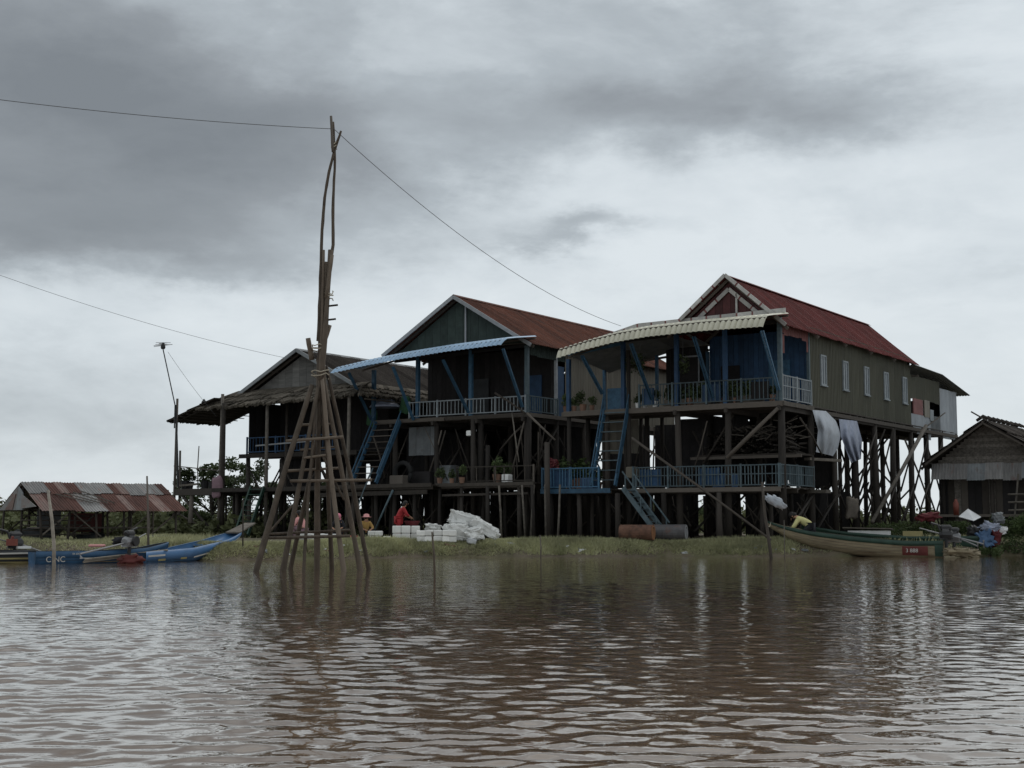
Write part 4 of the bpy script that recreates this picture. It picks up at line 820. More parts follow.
h.p('hanging_cloth', MB().box(2.5, 4.0, 1.2, 1.24, GZ + .35, ez - .1), 'boat_red'); h.p('hanging_cloth', MB().box(1.2, 2.2, 1.3, 1.34, GZ + .3, ez), 'zinc_dark')
for k in range(5): h.p('pole_rail', MB().tube([(-.2, -1.2 + k * .1, .85 + k * .2), (2.6, -1.0, .9 + k * .18)], .025, 5), 'old_wood')

# ================================================================== boats
def boat(label, stern, bow, beam, sheer, keel, hull_m, strake_m, inside_m='boat_inside', group=None, strake=.3, nst=22, bowf=.35, sternw=.55, name='longtail_boat'):
    """stern, bow: plan points; sheer/keel: lists of (t, z) with t from stern to bow"""
    s_ = V((*stern, 0)); b_ = V((*bow, 0)); L_ = (b_ - s_).length; ang = math.atan2(b_.y - s_.y, b_.x - s_.x)
    F = Matrix.Translation(s_) @ Matrix.Rotation(ang, 4, 'Z'); th = T(name, label, 'boat', (L_ / 2, 0, 0), F, group); th.L = L_
    st = [p[0] for p in sheer]; sz = [p[1] for p in sheer]; kt = [p[0] for p in keel]; kz = [p[1] for p in keel]
    def hb(t): return beam / 2 * (sternw + (1 - sternw) * min(1, t / .35)) * (1 if t < 1 - bowf else math.sqrt(max(.006, 1 - ((t - 1 + bowf) / bowf) ** 2)))
    zs = lambda t: float(np.interp(t, st, sz)); zk = lambda t: float(np.interp(t, kt, kz)); th.hb, th.zs, th.zk = hb, zs, zk
    def sec(t, sc=1.0, lift=0.0, m_=10):
        r = []
        for j in range(m_ + 1):
            a = math.pi * j / m_; cy = math.cos(a); r.append(V((t * L_, math.copysign(abs(cy) ** .55, cy) * hb(t) * sc, zs(t) - (zs(t) - zk(t) - lift) * math.sin(a) ** .75)))
        return r
    def loft(fn, name, m, flip=False, close=True):
        vs = []; fs = []; k = None
        for i in range(nst + 1): r = fn(i / nst); k = len(r); vs += r
        for i in range(nst):
            for j in range(k - 1): q = (i * k + j, i * k + j + 1, (i + 1) * k + j + 1, (i + 1) * k + j); fs.append(tuple(reversed(q)) if flip else q)
        if close: fs.append(tuple(range(k))); fs.append(tuple(nst * k + j for j in reversed(range(k))))
        return th.p(name, MB().add(vs, fs), m, smooth=True)
    loft(lambda t: sec(t), 'hull', hull_m); loft(lambda t: [p + V((0, 0, .01)) for p in sec(t, .92, .05)], 'inside', inside_m, True, False)
    for sg, nm in ((1, 'strake'), (-1, 'strake')):
        def strip(t, sg=sg):
            y = hb(t) * sg; dpt = (zs(t) - zk(t)) * strake; o = .018 * sg
            def yz(d_): a = (d_ / max(.01, zs(t) - zk(t))); return sg * hb(t) * max(.0, 1 - a ** 1.333 * 1.0) ** .0 * (math.cos(math.asin(min(1, a ** (1 / .75)))) ** .55)
            return [V((t * L_, yz(0) * .90, zs(t) + .025)), V((t * L_, yz(0) + o, zs(t) + .025)), V((t * L_, yz(dpt * .5) + o, zs(t) - dpt * .5)), V((t * L_, yz(dpt) + o, zs(t) - dpt)), V((t * L_, yz(dpt) - o, zs(t) - dpt - .003))]
        loft(strip, nm, strake_m, sg < 0, False)
    return th
def engine(th, x, z, reach=2.2, side=0, cover=None, col='grey_metal'):
    """long-tail engine on the stern: block, tank, exhaust, shaft, propeller"""
    e_ = th.p('engine', MB().tube([(x - .25, side, z + .14), (x - .2, side, z + .15), (x + .12, side, z + .16), (x + .25, side, z + .15)], [.12, .19, .18, .1], 8).box(x - .1, x + .1, side - .09, side + .09, z + .25, z + .40).box(x - .28, x + .26, side - .1, side + .1, z - .02, z + .03), col)
    for k in range(5): th.p('cooling_fin', MB().box(x - .13, x + .13, side - .12, side + .12, z + .27 + k * .026, z + .28 + k * .026), 'grey_metal', e_)
    th.p('fuel_tank', MB().tube([(x - .2, side, z + .41), (x - .15, side, z + .43), (x + .15, side, z + .43), (x + .2, side, z + .41)], [.08, .12, .12, .08], 9), cover or 'black_metal', e_); th.p('flywheel', MB().tube([(x, side - .22, z + .18), (x, side - .3, z + .18)], .17, 12), 'black_metal', e_)
    th.p('exhaust', MB().tube([(x + .2, side + .1, z + .3), (x + .3, side + .12, z + .55), (x + .55, side + .12, z + .62)], .04, 6), 'black_metal', e_)
    th.p('handle', MB().tube([(x + .2, side, z + .2), (x + 1.0, side + .1, z + .42)], .022, 5), 'grey_metal', e_)
    th.p('mount', MB().tube([(x, side, z - .35), (x, side, z)], .06, 6), 'black_metal', e_); th.p('shaft', MB().tube([(x - .2, side, z + .12), (x - reach, side - .1, z - .2)], .032, 6), 'grey_metal', e_)
    for k in range(2): th.p('propeller_blade', MB().prism([(x - reach, side - .1 + .02, z - .2), (x - reach - .03, side - .1 + .06 * (1 - 2 * k), z - .2 + .16 * (1 - 2 * k)), (x - reach + .03, side - .1 + .1 * (1 - 2 * k), z - .2 + .14 * (1 - 2 * k))], (1, 0, 0), .012), 'grey_metal', e_)
    return e_
def lettering(th, text, M, size, m='letters', name='lettering'):
    c = bpy.data.curves.new('t', 'FONT'); c.body = text; c.size = size; c.extrude = .002; o = bpy.data.objects.new('t', c); COL.objects.link(o)
    dg = bpy.context.evaluated_depsgraph_get(); me = bpy.data.meshes.new_from_object(o.evaluated_get(dg)); bpy.data.objects.remove(o); me.name = name
    me.transform(Matrix.Translation(-th.off) @ M); r = link(name, me, m, th.o); me.materials.clear(); me.materials.append(MATS[m]); return r

# cream and green boat on the right
s = at(944, 545, 55.6); b_ = at(766, 525, 58.2)
B1 = boat('long cream boat with green gunwale and red number panel drawn up at the bank', (s.x, s.y), (b_.x, b_.y), 1.25,
          [(0, .62), (.2, .60), (.5, .78), (.75, 1.0), (.9, 1.22), (1, 1.42)], [(0, -.12), (.3, -.08), (.5, .05), (.7, .28), (.85, .62), (1, 1.25)], 'boat_cream', 'boat_green', strake=.22)
L1 = B1.L
# hull side towards the camera: local +y or -y
side = 1 if (B1.M.inverted() @ EYE).y > 0 else -1
def hull_quad(th, x0, x1, f0, f1, off):
    vs = []; n = 6
    for i in range(n + 1):
        x = x0 + (x1 - x0) * i / n; t = x / th.L; zs, zk = th.zs(t), th.zk(t)
        for j in range(4):
            f = f0 + (f1 - f0) * j / 3; y = th.hb(t) * (math.cos(math.asin(min(1, f ** (1 / .75)))) ** .55) + off; vs.append(V((x, y * side, zs - (zs - zk) * f)))
    return MB().add(vs, [(i * 4 + j, i * 4 + j + 1, i * 4 + j + 5, i * 4 + j + 4) for i in range(n) for j in range(3)])
B1.p('number_panel', hull_quad(B1, .58, 1.55, .26, .76, .02), 'boat_red'); B1.p('stern_band', hull_quad(B1, .02, .32, .18, .8, .021), 'boat_green')
for f0 in (.36, .52, .68): B1.p('plank_seam', hull_quad(B1, 1.6, B1.L * .93, f0, f0 + .018, .006), 'boat_inside')
xd = -1 if side > 0 else 1
Mx = Matrix.Translation((1.42 if side > 0 else .62, side * (B1.hb(.19) * .97 + .035), .19)) @ Matrix(((xd, 0, 0, 0), (0, 0, -xd * 0 + (side), 0), (0, 1, 0, 0), (0, 0, 0, 1)))
lettering(B1, '3 888', Mx, .21)
for x in (1.8, 2.9, 4.0, 5.0): t = x / L1; B1.p('thwart', MB().box(x - .1, x + .1, -B1.hb(t) * .88, B1.hb(t) * .88, B1.zs(t) - .14, B1.zs(t) - .09), 'boat_green')
B1.p('foredeck', MB().prism([(L1 * .80, -B1.hb(.8) * .85, B1.zs(.8) - .02), (L1 * .99, 0, B1.zs(.99) - .03), (L1 * .80, B1.hb(.8) * .85, B1.zs(.8) - .02)], (0, 0, 1), .03), 'boat_cream')
engine(B1, -.1, .72, 1.4, .1, col='black_metal'); engine(B1, -.35, .62, .9, -.35, col='grey_metal')
# second boat behind it, with a cargo box
s = at(985, 543, 58.6); b_ = at(800, 528, 60.8)
B2 = boat('green boat with a flat boxed cabin behind the cream boat', (s.x, s.y), (b_.x, b_.y), 1.15, [(0, .78), (.4, .76), (.75, .95), (1, 1.25)], [(0, .2), (.5, .25), (.8, .5), (1, 1.1)], 'boat_green', 'boat_green', strake=.2)
x0 = B2.L * .50
B2.p('cabin', MB().box(x0, x0 + 1.75, -.42, .42, .7, 1.02), 'white_plastic'); B2.p('cabin_roof', MB().prism([(x0 - .1, -.55, 1.02), (x0 + 1.95, -.55, 1.06), (x0 + 1.95, .55, 1.12), (x0 - .1, .55, 1.08)], (0, 0, 1), .05), 'grey_wood')
B2.p('crate', MB().box(x0 - 1.3, x0 - .5, -.3, .3, .75, 1.0), 'yellow_strip')
for k in range(4): p = at(905 + k * 11, 541 + k * .8, 56.4 - k * .1); one('plank', MB().beam(p, p + V((1.0, .3, -.05 + .03 * k)), .12, .03), ('grey_wood', 'white_plastic', 'dark_red', 'old_wood')[k], ('weathered plank lying across the stern of the cream boat', 'white plank lying across the stern of the cream boat', 'dark red plank lying beside the boat engine', 'dark plank end sticking out beside the boat engine')[k], 'plank', p)
# blue boats on the left
s = at(138, 556, 47.6); b_ = at(239, 534, 53.2)
B3 = boat('bright blue long boat with its bow drawn up on the grass', (s.x, s.y), (b_.x, b_.y), 1.15, [(0, .34), (.4, .44), (.75, .70), (1, 1.02)], [(0, -.15), (.4, -.1), (.62, .12), (.8, .42), (1, .92)], 'boat_navy', 'boat_blue', 'boat_blue', strake=.55)
side = 1 if (B3.M.inverted() @ EYE).y > 0 else -1
for x0, x1, f0, f1, m_ in ((.6, .95, .5, .64, 'yellow_strip'), (1.7, 2.0, .5, .62, 'yellow_strip'), (2.4, 4.6, .50, .60, 'letters'), (4.7, 5.6, .3, .42, 'letters'), (.1, .9, .2, .32, 'letters')): B3.p('painted_stripe', hull_quad(B3, x0, x1, f0, f1, .026), m_)
for f0 in (.62, .76): B3.p('plank_seam', hull_quad(B3, .1, B3.L * .93, f0, f0 + .02, .007), 'boat_dark')
B3.p('bow_plank', MB().prism([(B3.L * .93, -.32, .95), (B3.L * .93, .32, .95), (B3.L + .75, .24, 1.30), (B3.L + .75, -.24, 1.30)], (0, 0, 1), .05), 'grey_wood')
for x in (1.5, 2.8, 4.0): t = x / B3.L; B3.p('thwart', MB().box(x - .12, x + .12, -B3.hb(t) * .88, B3.hb(t) * .88, B3.zs(t) - .12, B3.zs(t) - .07), 'boat_blue')
e1 = engine(B3, -.35, .55, 2.6, .1)
s = at(32, 556, 46.3); b_ = at(168, 552, 49.0)
B4 = boat('dark blue boat with white CNC lettering behind the thin stake', (s.x, s.y), (b_.x, b_.y), 1.05, [(0, .38), (.5, .38), (.8, .46), (1, .66)], [(0, -.16), (.6, -.14), (.85, .05), (1, .5)], 'boat_navy', 'boat_navy', 'boat_dark', strake=.35, sternw=.8)
side = 1 if (B4.M.inverted() @ EYE).y > 0 else -1
for x0, x1, f0, f1, m_ in ((1.4, 4.2, .36, .41, 'letters'), (1.5, 2.9, .60, .66, 'boat_cream')): B4.p('painted_stripe', hull_quad(B4, x0, x1, f0, f1, .03), m_)
for f0 in (.5, .74): B4.p('plank_seam', hull_quad(B4, .1, B4.L * .9, f0, f0 + .02, .008), 'boat_dark')
Mt = Matrix.Translation((.30, side * (B4.hb(.12) + .04), .06)) @ Matrix(((1, 0, 0, 0), (0, 0, side, 0), (0, 1, 0, 0), (0, 0, 0, 1)))
lettering(B4, 'C NC', Mt, .26)
Mt = Matrix.Translation((1.15, side * (B4.hb(.3) + .045), .29)) @ Matrix(((1, 0, 0, 0), (0, 0, side, 0), (0, 1, 0, 0), (0, 0, 0, 1)))
lettering(B4, 'SR 00010', Mt, .085)
for x in (1.2, 2.6): t = x / B4.L; B4.p('thwart', MB().box(x - .12, x + .12, -B4.hb(t) * .85, B4.hb(t) * .85, .32, .37), 'boat_dark')
for k in range(3): B4.p('pole', MB().tube([(1.5, side * (.62 + .06 * k), .04 + .05 * k), (4.4, side * (.55 + .05 * k), .36 + .03 * k)], .028, 5), 'pale_pole')
s = at(-60, 556, 45.8); b_ = at(31, 553, 47.6)
B5 = boat('black boat with yellow stripes at the left edge of the picture', (b_.x, b_.y), (s.x, s.y), 1.0, [(0, .42), (.6, .4), (1, .6)], [(0, -.14), (.7, -.1), (1, .4)], 'boat_dark', 'boat_dark', 'boat_dark', strake=.3, sternw=.85)
side = 1 if (B5.M.inverted() @ EYE).y > 0 else -1
for f0, m_ in ((.1, 'letters'), (.42, 'yellow_strip'), (.66, 'yellow_strip')): B5.p('painted_stripe', hull_quad(B5, .05, B5.L * .7, f0, f0 + .1, .03), m_)
engine(B5, .55, .5, 1.1, 0, col='black_metal'); B5.p('seat', MB().box(.1, .55, -.3, .3, .48, .56), 'white_plastic')
p = at(12, 542, 46.8); one('jerrycan', MB().box(p.x - .16, p.x + .16, p.y - .1, p.y + .1, p.z - .12, p.z + .1).tube([p + V((0, 0, .09)), p + V((.02, 0, .19))], .05, 7), 'orange_plastic', 'orange jerrycan on the engine of the black striped boat', 'jerrycan', p)

# ================================================================== vegetation
def leaf_mesh(name, P, size, m, parent=None, up=.3, aspect=.5):
    n = len(P); a = RNG.normal(size=(n, 3)); a[:, 2] = a[:, 2] * .6 + up; a /= np.linalg.norm(a, axis=1, keepdims=True)
    r = RNG.normal(size=(n, 3)); b_ = np.cross(a, r); b_ /= np.linalg.norm(b_, axis=1, keepdims=True)
    s_ = size * RNG.uniform(.6, 1.4, (n, 1)); P = np.asarray(P)
    v = np.stack([P - a * s_ * .5, P + b_ * s_ * aspect * .5, P + a * s_ * .5, P - b_ * s_ * aspect * .5], 1).reshape(-1, 3)
    q = np.arange(4 * n); me = bpy.data.meshes.new(name); me.vertices.add(4 * n); me.vertices.foreach_set('co', v.astype(np.float32).ravel())
    me.loops.add(4 * n); me.loops.foreach_set('vertex_index', q.astype(np.int32)); me.polygons.add(n)
    me.polygons.foreach_set('loop_start', (4 * np.arange(n)).astype(np.int32)); me.polygons.foreach_set('loop_total', np.full(n, 4, np.int32)); me.update()
    return link(name, me, m, parent)
def cluster(c, r, n):
    d_ = RNG.normal(size=(n, 3)); d_ /= np.linalg.norm(d_, axis=1, keepdims=True); return np.asarray(c) + d_ * (RNG.random((n, 1)) ** .45) * np.asarray(r)
def tree(label, x, y, hgt, spread, nclump=16, nl=150, leaf=.2, m='leaf_dark', group=None):
    z0 = gz(x, y) - .1; th = T('tree', label, 'tree', (x, y, z0), group=group); mb = MB(); tips = []
    tk = [V((x, y, z0)), V((x + rj(.2), y, z0 + hgt * .25)), V((x + rj(.35), y + rj(.3), z0 + hgt * .5))]
    for k in range(nclump):
        a_ = random.uniform(0, 6.28); rr = spread * math.sqrt(random.random()); hz = hgt * random.uniform(.38, 1.0) * (1 - .25 * rr / spread)
        tips.append(V((x + rr * math.cos(a_), y + rr * math.sin(a_), z0 + hz)))
    tr_ = th.p('trunk', MB().tube(tk, [.16, .13, .09], 7), 'bark', smooth=True)
    for t_ in tips:
        o = tk[random.choice((1, 2))]; md = o.lerp(t_, .55) + V((rj(.2), rj(.2), rj(.2))); th.p('limb', MB().tube([o, md, t_], [.055, .035, .014], 5), 'bark', tr_, True)
    P = np.concatenate([cluster(t_, (random.uniform(.35, .7), random.uniform(.35, .7), random.uniform(.22, .45)), nl) for t_ in tips]) - np.array([x, y, z0])
    cr_ = leaf_mesh('crown', P, leaf, m, th.o); return th
for px, Y, hg, sp, lb, nc in ((212, 84, 5.6, 2.2, 'open leafy tree rising behind the left platform', 15), (250, 87, 5.2, 2.6, 'bushy tree seen under the thatched house floor', 20), (300, 86, 4.6, 2.3, 'low tree behind the pole tower legs', 16), (345, 90, 4.2, 2.4, 'low tree behind the blue stair of the middle house', 14), (186, 80, 2.6, 1.2, 'small bush behind the platform posts', 8), (585, 92, 4.4, 2.2, 'tree seen between the stilts of the two awning houses', 14), (690, 96, 3.8, 2.4, 'low tree seen through the stilts behind the barrels', 14)):
    p = at(px, 520, Y); tree(lb, p.x, Y, hg, sp, nc, 200, .2)
P = []
for i in range(760):
    Y = random.uniform(92, 200); px = random.uniform(-120, 1150); x = (px - 512) / FPX * Y; k = Y / 100
    hgt = random.uniform(1.0, 1.9) * (1.0 + .35 * math.sin(x * .09)) * (1.15 if px < 300 else .85)
    P.append(cluster((x, Y, GZ + hgt * .5 * k), (random.uniform(.9, 2.0) * k, 1.2, hgt * .62 * k), 90))
for i in range(420):
    Y = random.uniform(70, 92); px = random.choice((random.uniform(-90, 370), random.uniform(-90, 370), random.uniform(840, 1130))); x = (px - 512) / FPX * Y; hgt = random.uniform(.7, 1.5) * (1 + .3 * math.sin(x * .5))
    if px > 840: Y = random.uniform(84, 100); x = (px - 512) / FPX * Y
    P.append(cluster((x, Y, GZ + hgt * .45), (random.uniform(.6, 1.3), .9, hgt * .6), 95))
fo = leaf_mesh('far_scrub', np.concatenate(P), .42, 'leaf_far'); tag(fo, 'belt of olive green scrub along the flat land behind the houses', 'scrub', kind='stuff')
# grass on the bank
n = 135000; gx = np.where(RNG.random(n) < .68, RNG.uniform(-11.5, 13, n), np.where(RNG.random(n) < .7, RNG.uniform(-26, -11, n), RNG.uniform(13, 26, n))); dd = RNG.gamma(1.6, .9, n) * np.where(np.abs(gx + .5) > 12, 3.0, 1.0) + .03
gy = shore(gx) + dd; keep = (dd < np.where(np.abs(gx + .5) > 12, 20, 7)) & (np.sin(gx * 1.7 + np.sin(gy * 1.3) * 2) + RNG.normal(0, .7, n) > -1.5 + .6 * (dd < .3)); gx, gy, dd = gx[keep], gy[keep], dd[keep]; n = len(gx)
gh = RNG.uniform(.10, .32, n) * (.55 + .45 * np.clip(dd / 1.4, 0, 1)) * (.8 + .35 * np.sin(gx * .8)); gh *= np.where((dd > 1.3) & (np.abs(gx + .5) < 12), .55, 1.0); ga = RNG.uniform(0, 3.14, n); gw = RNG.uniform(.012, .028, n)
base = np.stack([gx, gy, ground(gx, gy) - .02], 1); wv = np.stack([np.cos(ga), np.sin(ga), np.zeros(n)], 1) * gw[:, None]; tipo = np.stack([RNG.normal(0, .10, n), RNG.normal(0, .10, n), gh], 1)
v = np.stack([base - wv, base + wv, base + tipo], 1).reshape(-1, 3); me = bpy.data.meshes.new('grass'); me.vertices.add(3 * n); me.vertices.foreach_set('co', v.astype(np.float32).ravel()); me.loops.add(3 * n); me.loops.foreach_set('vertex_index', np.arange(3 * n, dtype=np.int32)); me.polygons.add(n); me.polygons.foreach_set('loop_start', (3 * np.arange(n)).astype(np.int32)); me.polygons.foreach_set('loop_total', np.full(n, 3, np.int32)); me.update()
tag(link('grass', me, 'grass'), 'pale dry grass along the low river bank', 'grass', kind='stuff')
# green shrubs at the right end of the bank
for px, py, Y, rx, rz_, lb in ((918, 535, 60.5, 1.3, .55, 'low green shrub behind the engine of the cream boat'), (955, 530, 60.8, 1.0, .55, 'green shrub below the white tilted sheet'), (1005, 528, 60.5, 1.2, .8, 'tall green shrub in front of the dark hut'), (1015, 545, 58.6, 1.0, .45, 'low grassy shrub at the water below the hut'), (880, 528, 63, 1.2, .5, 'green shrub under the side of the green wall'), (1028, 520, 60, 1.0, .9, 'leafy shrub at the right picture edge'), (990, 549, 58.2, .6, .3, 'small weed clump at the waterline')):
    p = at(px, py, Y); z0 = gz(p.x, Y); th = T('shrub', lb, 'shrub', (p.x, Y, z0)); cs = [V((p.x + rj(rx * .7), Y + rj(.5), z0 + rz_ * random.uniform(.25, 1.1))) for k in range(9)]
    th.p('stem', MB().tube([(p.x, Y, z0 - .1), (p.x + .05, Y, z0 + rz_)], [.03, .015], 5), 'bark')
    leaf_mesh('foliage', np.concatenate([cluster(c, (.42 * rx, .4, .3 * rz_ + .1), 200) for c in cs]) - np.array([p.x, Y, z0]), .13, 'leaf', th.o, .5, .35)
def bx0(x, y, z, w_): return MB().box(x - w_ / 2, x + w_ / 2, y - .16, y + .16, z, z + .3)
# potted plants on decks
ORD = ('leftmost', 'second from left', 'third from left', 'fourth from left', 'fifth from left', 'sixth from left', 'seventh from left', 'eighth from left', 'ninth from left', 'tenth from left')
def potted(p, frame, label, group, sz=.3, m='leaf', potm='pot', hang=False):
    p = V(p); th = T('potted_plant', label, 'plant', p, frame, group); r = sz * .42
    th.p('pot', MB().tube([p, p + V((0, 0, .02)), p + V((0, 0, sz * .75)), p + V((0, 0, sz * .8))], [r * .7, r * .75, r, r * 1.08], 9), potm)
    leaf_mesh('foliage', np.concatenate([cluster(p + V((rj(sz * .4), rj(sz * .3), sz * random.uniform(1.0, 2.0))), (sz * .5,) * 3, 45) for _ in range(5)]) - np.array(p), sz * .36, m, th.o)
for i, (px, py, y, sz) in enumerate(((566, 398, .3, .35), (574, 398, .2, .3), (583, 397, .3, .4), (592, 399, .2, .3), (690, 399, .1, .4), (700, 398, .3, .3), (722, 398, .2, .34), (735, 397, .2, .3), (745, 397, .3, .3), (772, 397, .2, .36))):
    p = onrow(px, py, y); potted((p.x, y, 6.41), ROW, 'small potted plant on the cream awning veranda, ' + ORD[i], 'plants on the veranda under the cream awning', sz, 'leaf_dark', random.choice(('pot', 'white_plastic', 'pot')))
for i, (px, y, sz) in enumerate(((655, .1, .34), (638, .1, .3), (645, .2, .28))): p = onrow(px, 405, y); potted((p.x, y, 6.41), ROW, 'white plant pot beside the blue stair top, ' + ('rightmost', 'leftmost', 'middle')[i], 'white pots beside the blue stair', sz, 'leaf_dark', 'white_plastic')
for i, (px, y, sz, m_) in enumerate(((553, .0, .5, 'red_leaf'), (562, .4, .5, 'leaf'), (570, .2, .6, 'leaf'), (579, .6, .7, 'leaf'), (589, .3, .5, 'leaf_dark'), (598, .5, .45, 'leaf'))):
    p = onrow(px, 465, y); th_z = 2.83 if p.x > -10.7 else 3.16; potted((p.x, y, th_z), ROW, 'red-leaved plant on the lower deck between the awning houses' if m_ == 'red_leaf' else 'bushy green plant behind the lower blue railing, ' + ORD[i - 1], None if m_ == 'red_leaf' else 'bushy plants behind the lower blue railing', sz, m_)
for i, (px, y, sz) in enumerate(((440, -2.0, .35), (452, -2.0, .3), (462, -2.1, .35), (497, -1.6, .5), (505, -1.4, .4))): p = onrow(px, 470, y); potted((p.x, y, 3.16), ROW, 'potted plant on the lower deck below the blue awning, ' + ORD[i], 'plants on the lower deck of the blue awning house', sz, 'leaf_dark')
for i, (px, y, sz) in enumerate(((185, -1.6, .55), (190, -1.3, .5), (205, -1.2, .6), (212, -1.5, .45))): p = onrow(px, 480, y); potted((p.x, y, 3.16), ROW, 'dark leafy plant on the left platform, ' + ORD[i], 'plants on the left platform', sz, 'leaf_dark', 'black_metal')
for i, (px, w_) in enumerate(((676, 1.1), (703, .9), (729, 1.2), (752, 1.0))):
    p = onrow(px, 398, .28); th = T('planter_box', 'dark planter box of tangled plants behind the veranda rail, ' + ORD[i], 'planter', (p.x, .28, 6.41), ROW, 'planter boxes on the cream awning veranda'); th.p('box', bx0(p.x, .28, 6.41, w_), 'old_wood')
    leaf_mesh('foliage', cluster((0, 0, .55), (w_ * .55, .28, .5), 420), .14, 'leaf_dark', th.o)
for i, px in enumerate((628, 640, 683)): # hanging baskets
    p = onrow(px, 362, .2); th = T('hanging_basket', 'dark trailing plant hanging under the cream awning, ' + ORD[i], 'plant', (p.x, .2, p.z), ROW, 'hanging plants under the cream awning'); th.p('hanger', MB().tube([(p.x, .2, p.z), (p.x, .2, 9.5)], .012, 5), 'wire'); th.p('pot', MB().tube([(p.x, .2, p.z - .1), (p.x, .2, p.z + .1)], [.09, .14], 8), 'black_metal')
    leaf_mesh('foliage', cluster((0, 0, -.1), (.32, .3, .5), 220), .13, 'leaf_dark', th.o, -.4)

# ================================================================== sacks, boxes, barrels, tarps
def lump(c, r, rot=(0, 0, 0), amp=.06, f=3.0, nu=26, nv=16, pw=.55):
    f = f / max(r) * .62; M = Matrix.Rotation(rot[2], 3, 'Z') @ Matrix.Rotation(rot[1], 3, 'Y') @ Matrix.Rotation(rot[0], 3, 'X'); mb = MB(); vs = []; fs = []; o = V((random.random() * 50,) * 3)
    sp = lambda x: math.copysign(abs(x) ** pw, x)
    for i in range(nv + 1):
        ph = math.pi * i / nv
        for j in range(nu):
            t_ = 2 * math.pi * j / nu; q = V((r[0] * sp(math.sin(ph)) * sp(math.cos(t_)), r[1] * sp(math.sin(ph)) * sp(math.sin(t_)), r[2] * sp(math.cos(ph))))
            k = 1 + amp * 2.2 * noise.noise(q * f + o) - amp * 2.4 * max(0, .32 - abs(noise.noise(q * f * 2.2 + o))) + amp * 1.2 * noise.noise(q * f * 5 + o); vs.append(M @ (q * k) + V(c))
    for i in range(nv):
        for j in range(nu): j2 = (j + 1) % nu; fs.append((i * nu + j, (i + 1) * nu + j, (i + 1) * nu + j2, i * nu + j2))
    return mb.add(vs, fs)
def bx_(p, w_, d_, h_, e_=.03):
    x, y, z = p; mb = MB(); x0, x1, y0, y1, z0, z1 = x - w_ / 2, x + w_ / 2, y - d_ / 2, y + d_ / 2, z, z + h_; vs = []
    for zz, i_ in ((z0, e_), (z0 + e_, 0), (z1 - e_, 0), (z1, e_)): vs += [(x0 + i_, y0 + i_, zz), (x1 - i_, y0 + i_, zz), (x1 - i_, y1 - i_, zz), (x0 + i_, y1 - i_, zz)]
    fs = [(3, 2, 1, 0), (12, 13, 14, 15)]
    for k in range(3):
        for j in range(4): a = k * 4 + j; b2 = k * 4 + (j + 1) % 4; fs.append((a, b2, b2 + 4, a + 4))
    return mb.add(vs, fs)
SY = 57.0
def fbox(px, lvl, Y=SY, w_=.34, h_=.30, lab='white foam box in the tall stack beside the red basin', grp='foam boxes in the tall stack'):
    p = at(px, 540, Y); z0 = gz(p.x, Y); one('foam_box', bx_((p.x + rj(.01), Y + rj(.02), z0 + lvl * (h_ + .012)), w_ + rj(.015), .42, h_, .025), 'foam', lab, 'box', (p.x, Y, z0 + lvl * (h_ + .012)), group=grp)
LV = ('lower', 'upper')
for k, px in enumerate((397, 406)):
    for l_ in (0, 1): fbox(px, l_, lab='%s %s white foam box of the tall stack by the red basin' % (LV[l_], ('left', 'middle')[k]))
for l_ in (0, 1): fbox(415.5, l_, SY + .3, lab='%s right white foam box of the tall stack by the red basin' % LV[l_])
for k, px in enumerate((421, 429.5, 438)):
    for l_ in (0, 1): fbox(px, l_, SY - .25, .33, .22, '%s white foam box of the low row before the bundles, %s' % (LV[l_], ('left', 'middle', 'right')[k]), 'foam boxes in the low row')
for k, px in enumerate((446, 453)):
    for l_ in (0, 1): fbox(px, l_, SY - .35, .28, .23, '%s %s small white box touching the wrapped bundles' % (LV[l_], ('left', 'right')[k]), 'foam boxes before the bundles')
for px, l_, q in ((371, 0, 'lower left'), (378, 0, 'lower middle'), (372, 1, 'upper left'), (379, 1, 'upper right'), (387, 0, 'lower right')): fbox(px, l_, SY + .2, .28, .2, q + ' white foam box beside the seated worker in ochre', 'foam boxes beside the seated worker')
for px, q in ((330, 'right'), (318, 'middle'), (306, 'left')): fbox(px, 0, 58.0, .5, .26, q + ' white box on the grass seen between the tower legs', 'white boxes between the tower legs')
for (px, py, Y, r, rot, lb) in ((464, 520, 57.6, (.64, .4, .30), (0, .28, .1), 'large white wrapped bundle lying on top of the pile'), (485, 528, 57.2, (.64, .34, .22), (.1, .52, 0), 'long white wrapped bundle sloping down to the right'), (457, 532, 57.0, (.50, .36, .32), (0, .05, .2), 'white wrapped bundle at the foot of the pile'), (475, 534, 56.8, (.36, .3, .26), (0, -.2, .1), 'creased white bundle tucked under the sloping one'), (433, 528, 58.2, (.30, .25, .17), (0, .1, 0), 'small greyish bundle behind the low box row')):
    p = at(px, py, Y); one('wrapped_bundle', lump(p, r, rot, .13, 4.5, 48, 30, .42), 'sack', lb, 'bundle', (p.x, Y, p.z - r[2]), smooth=False)
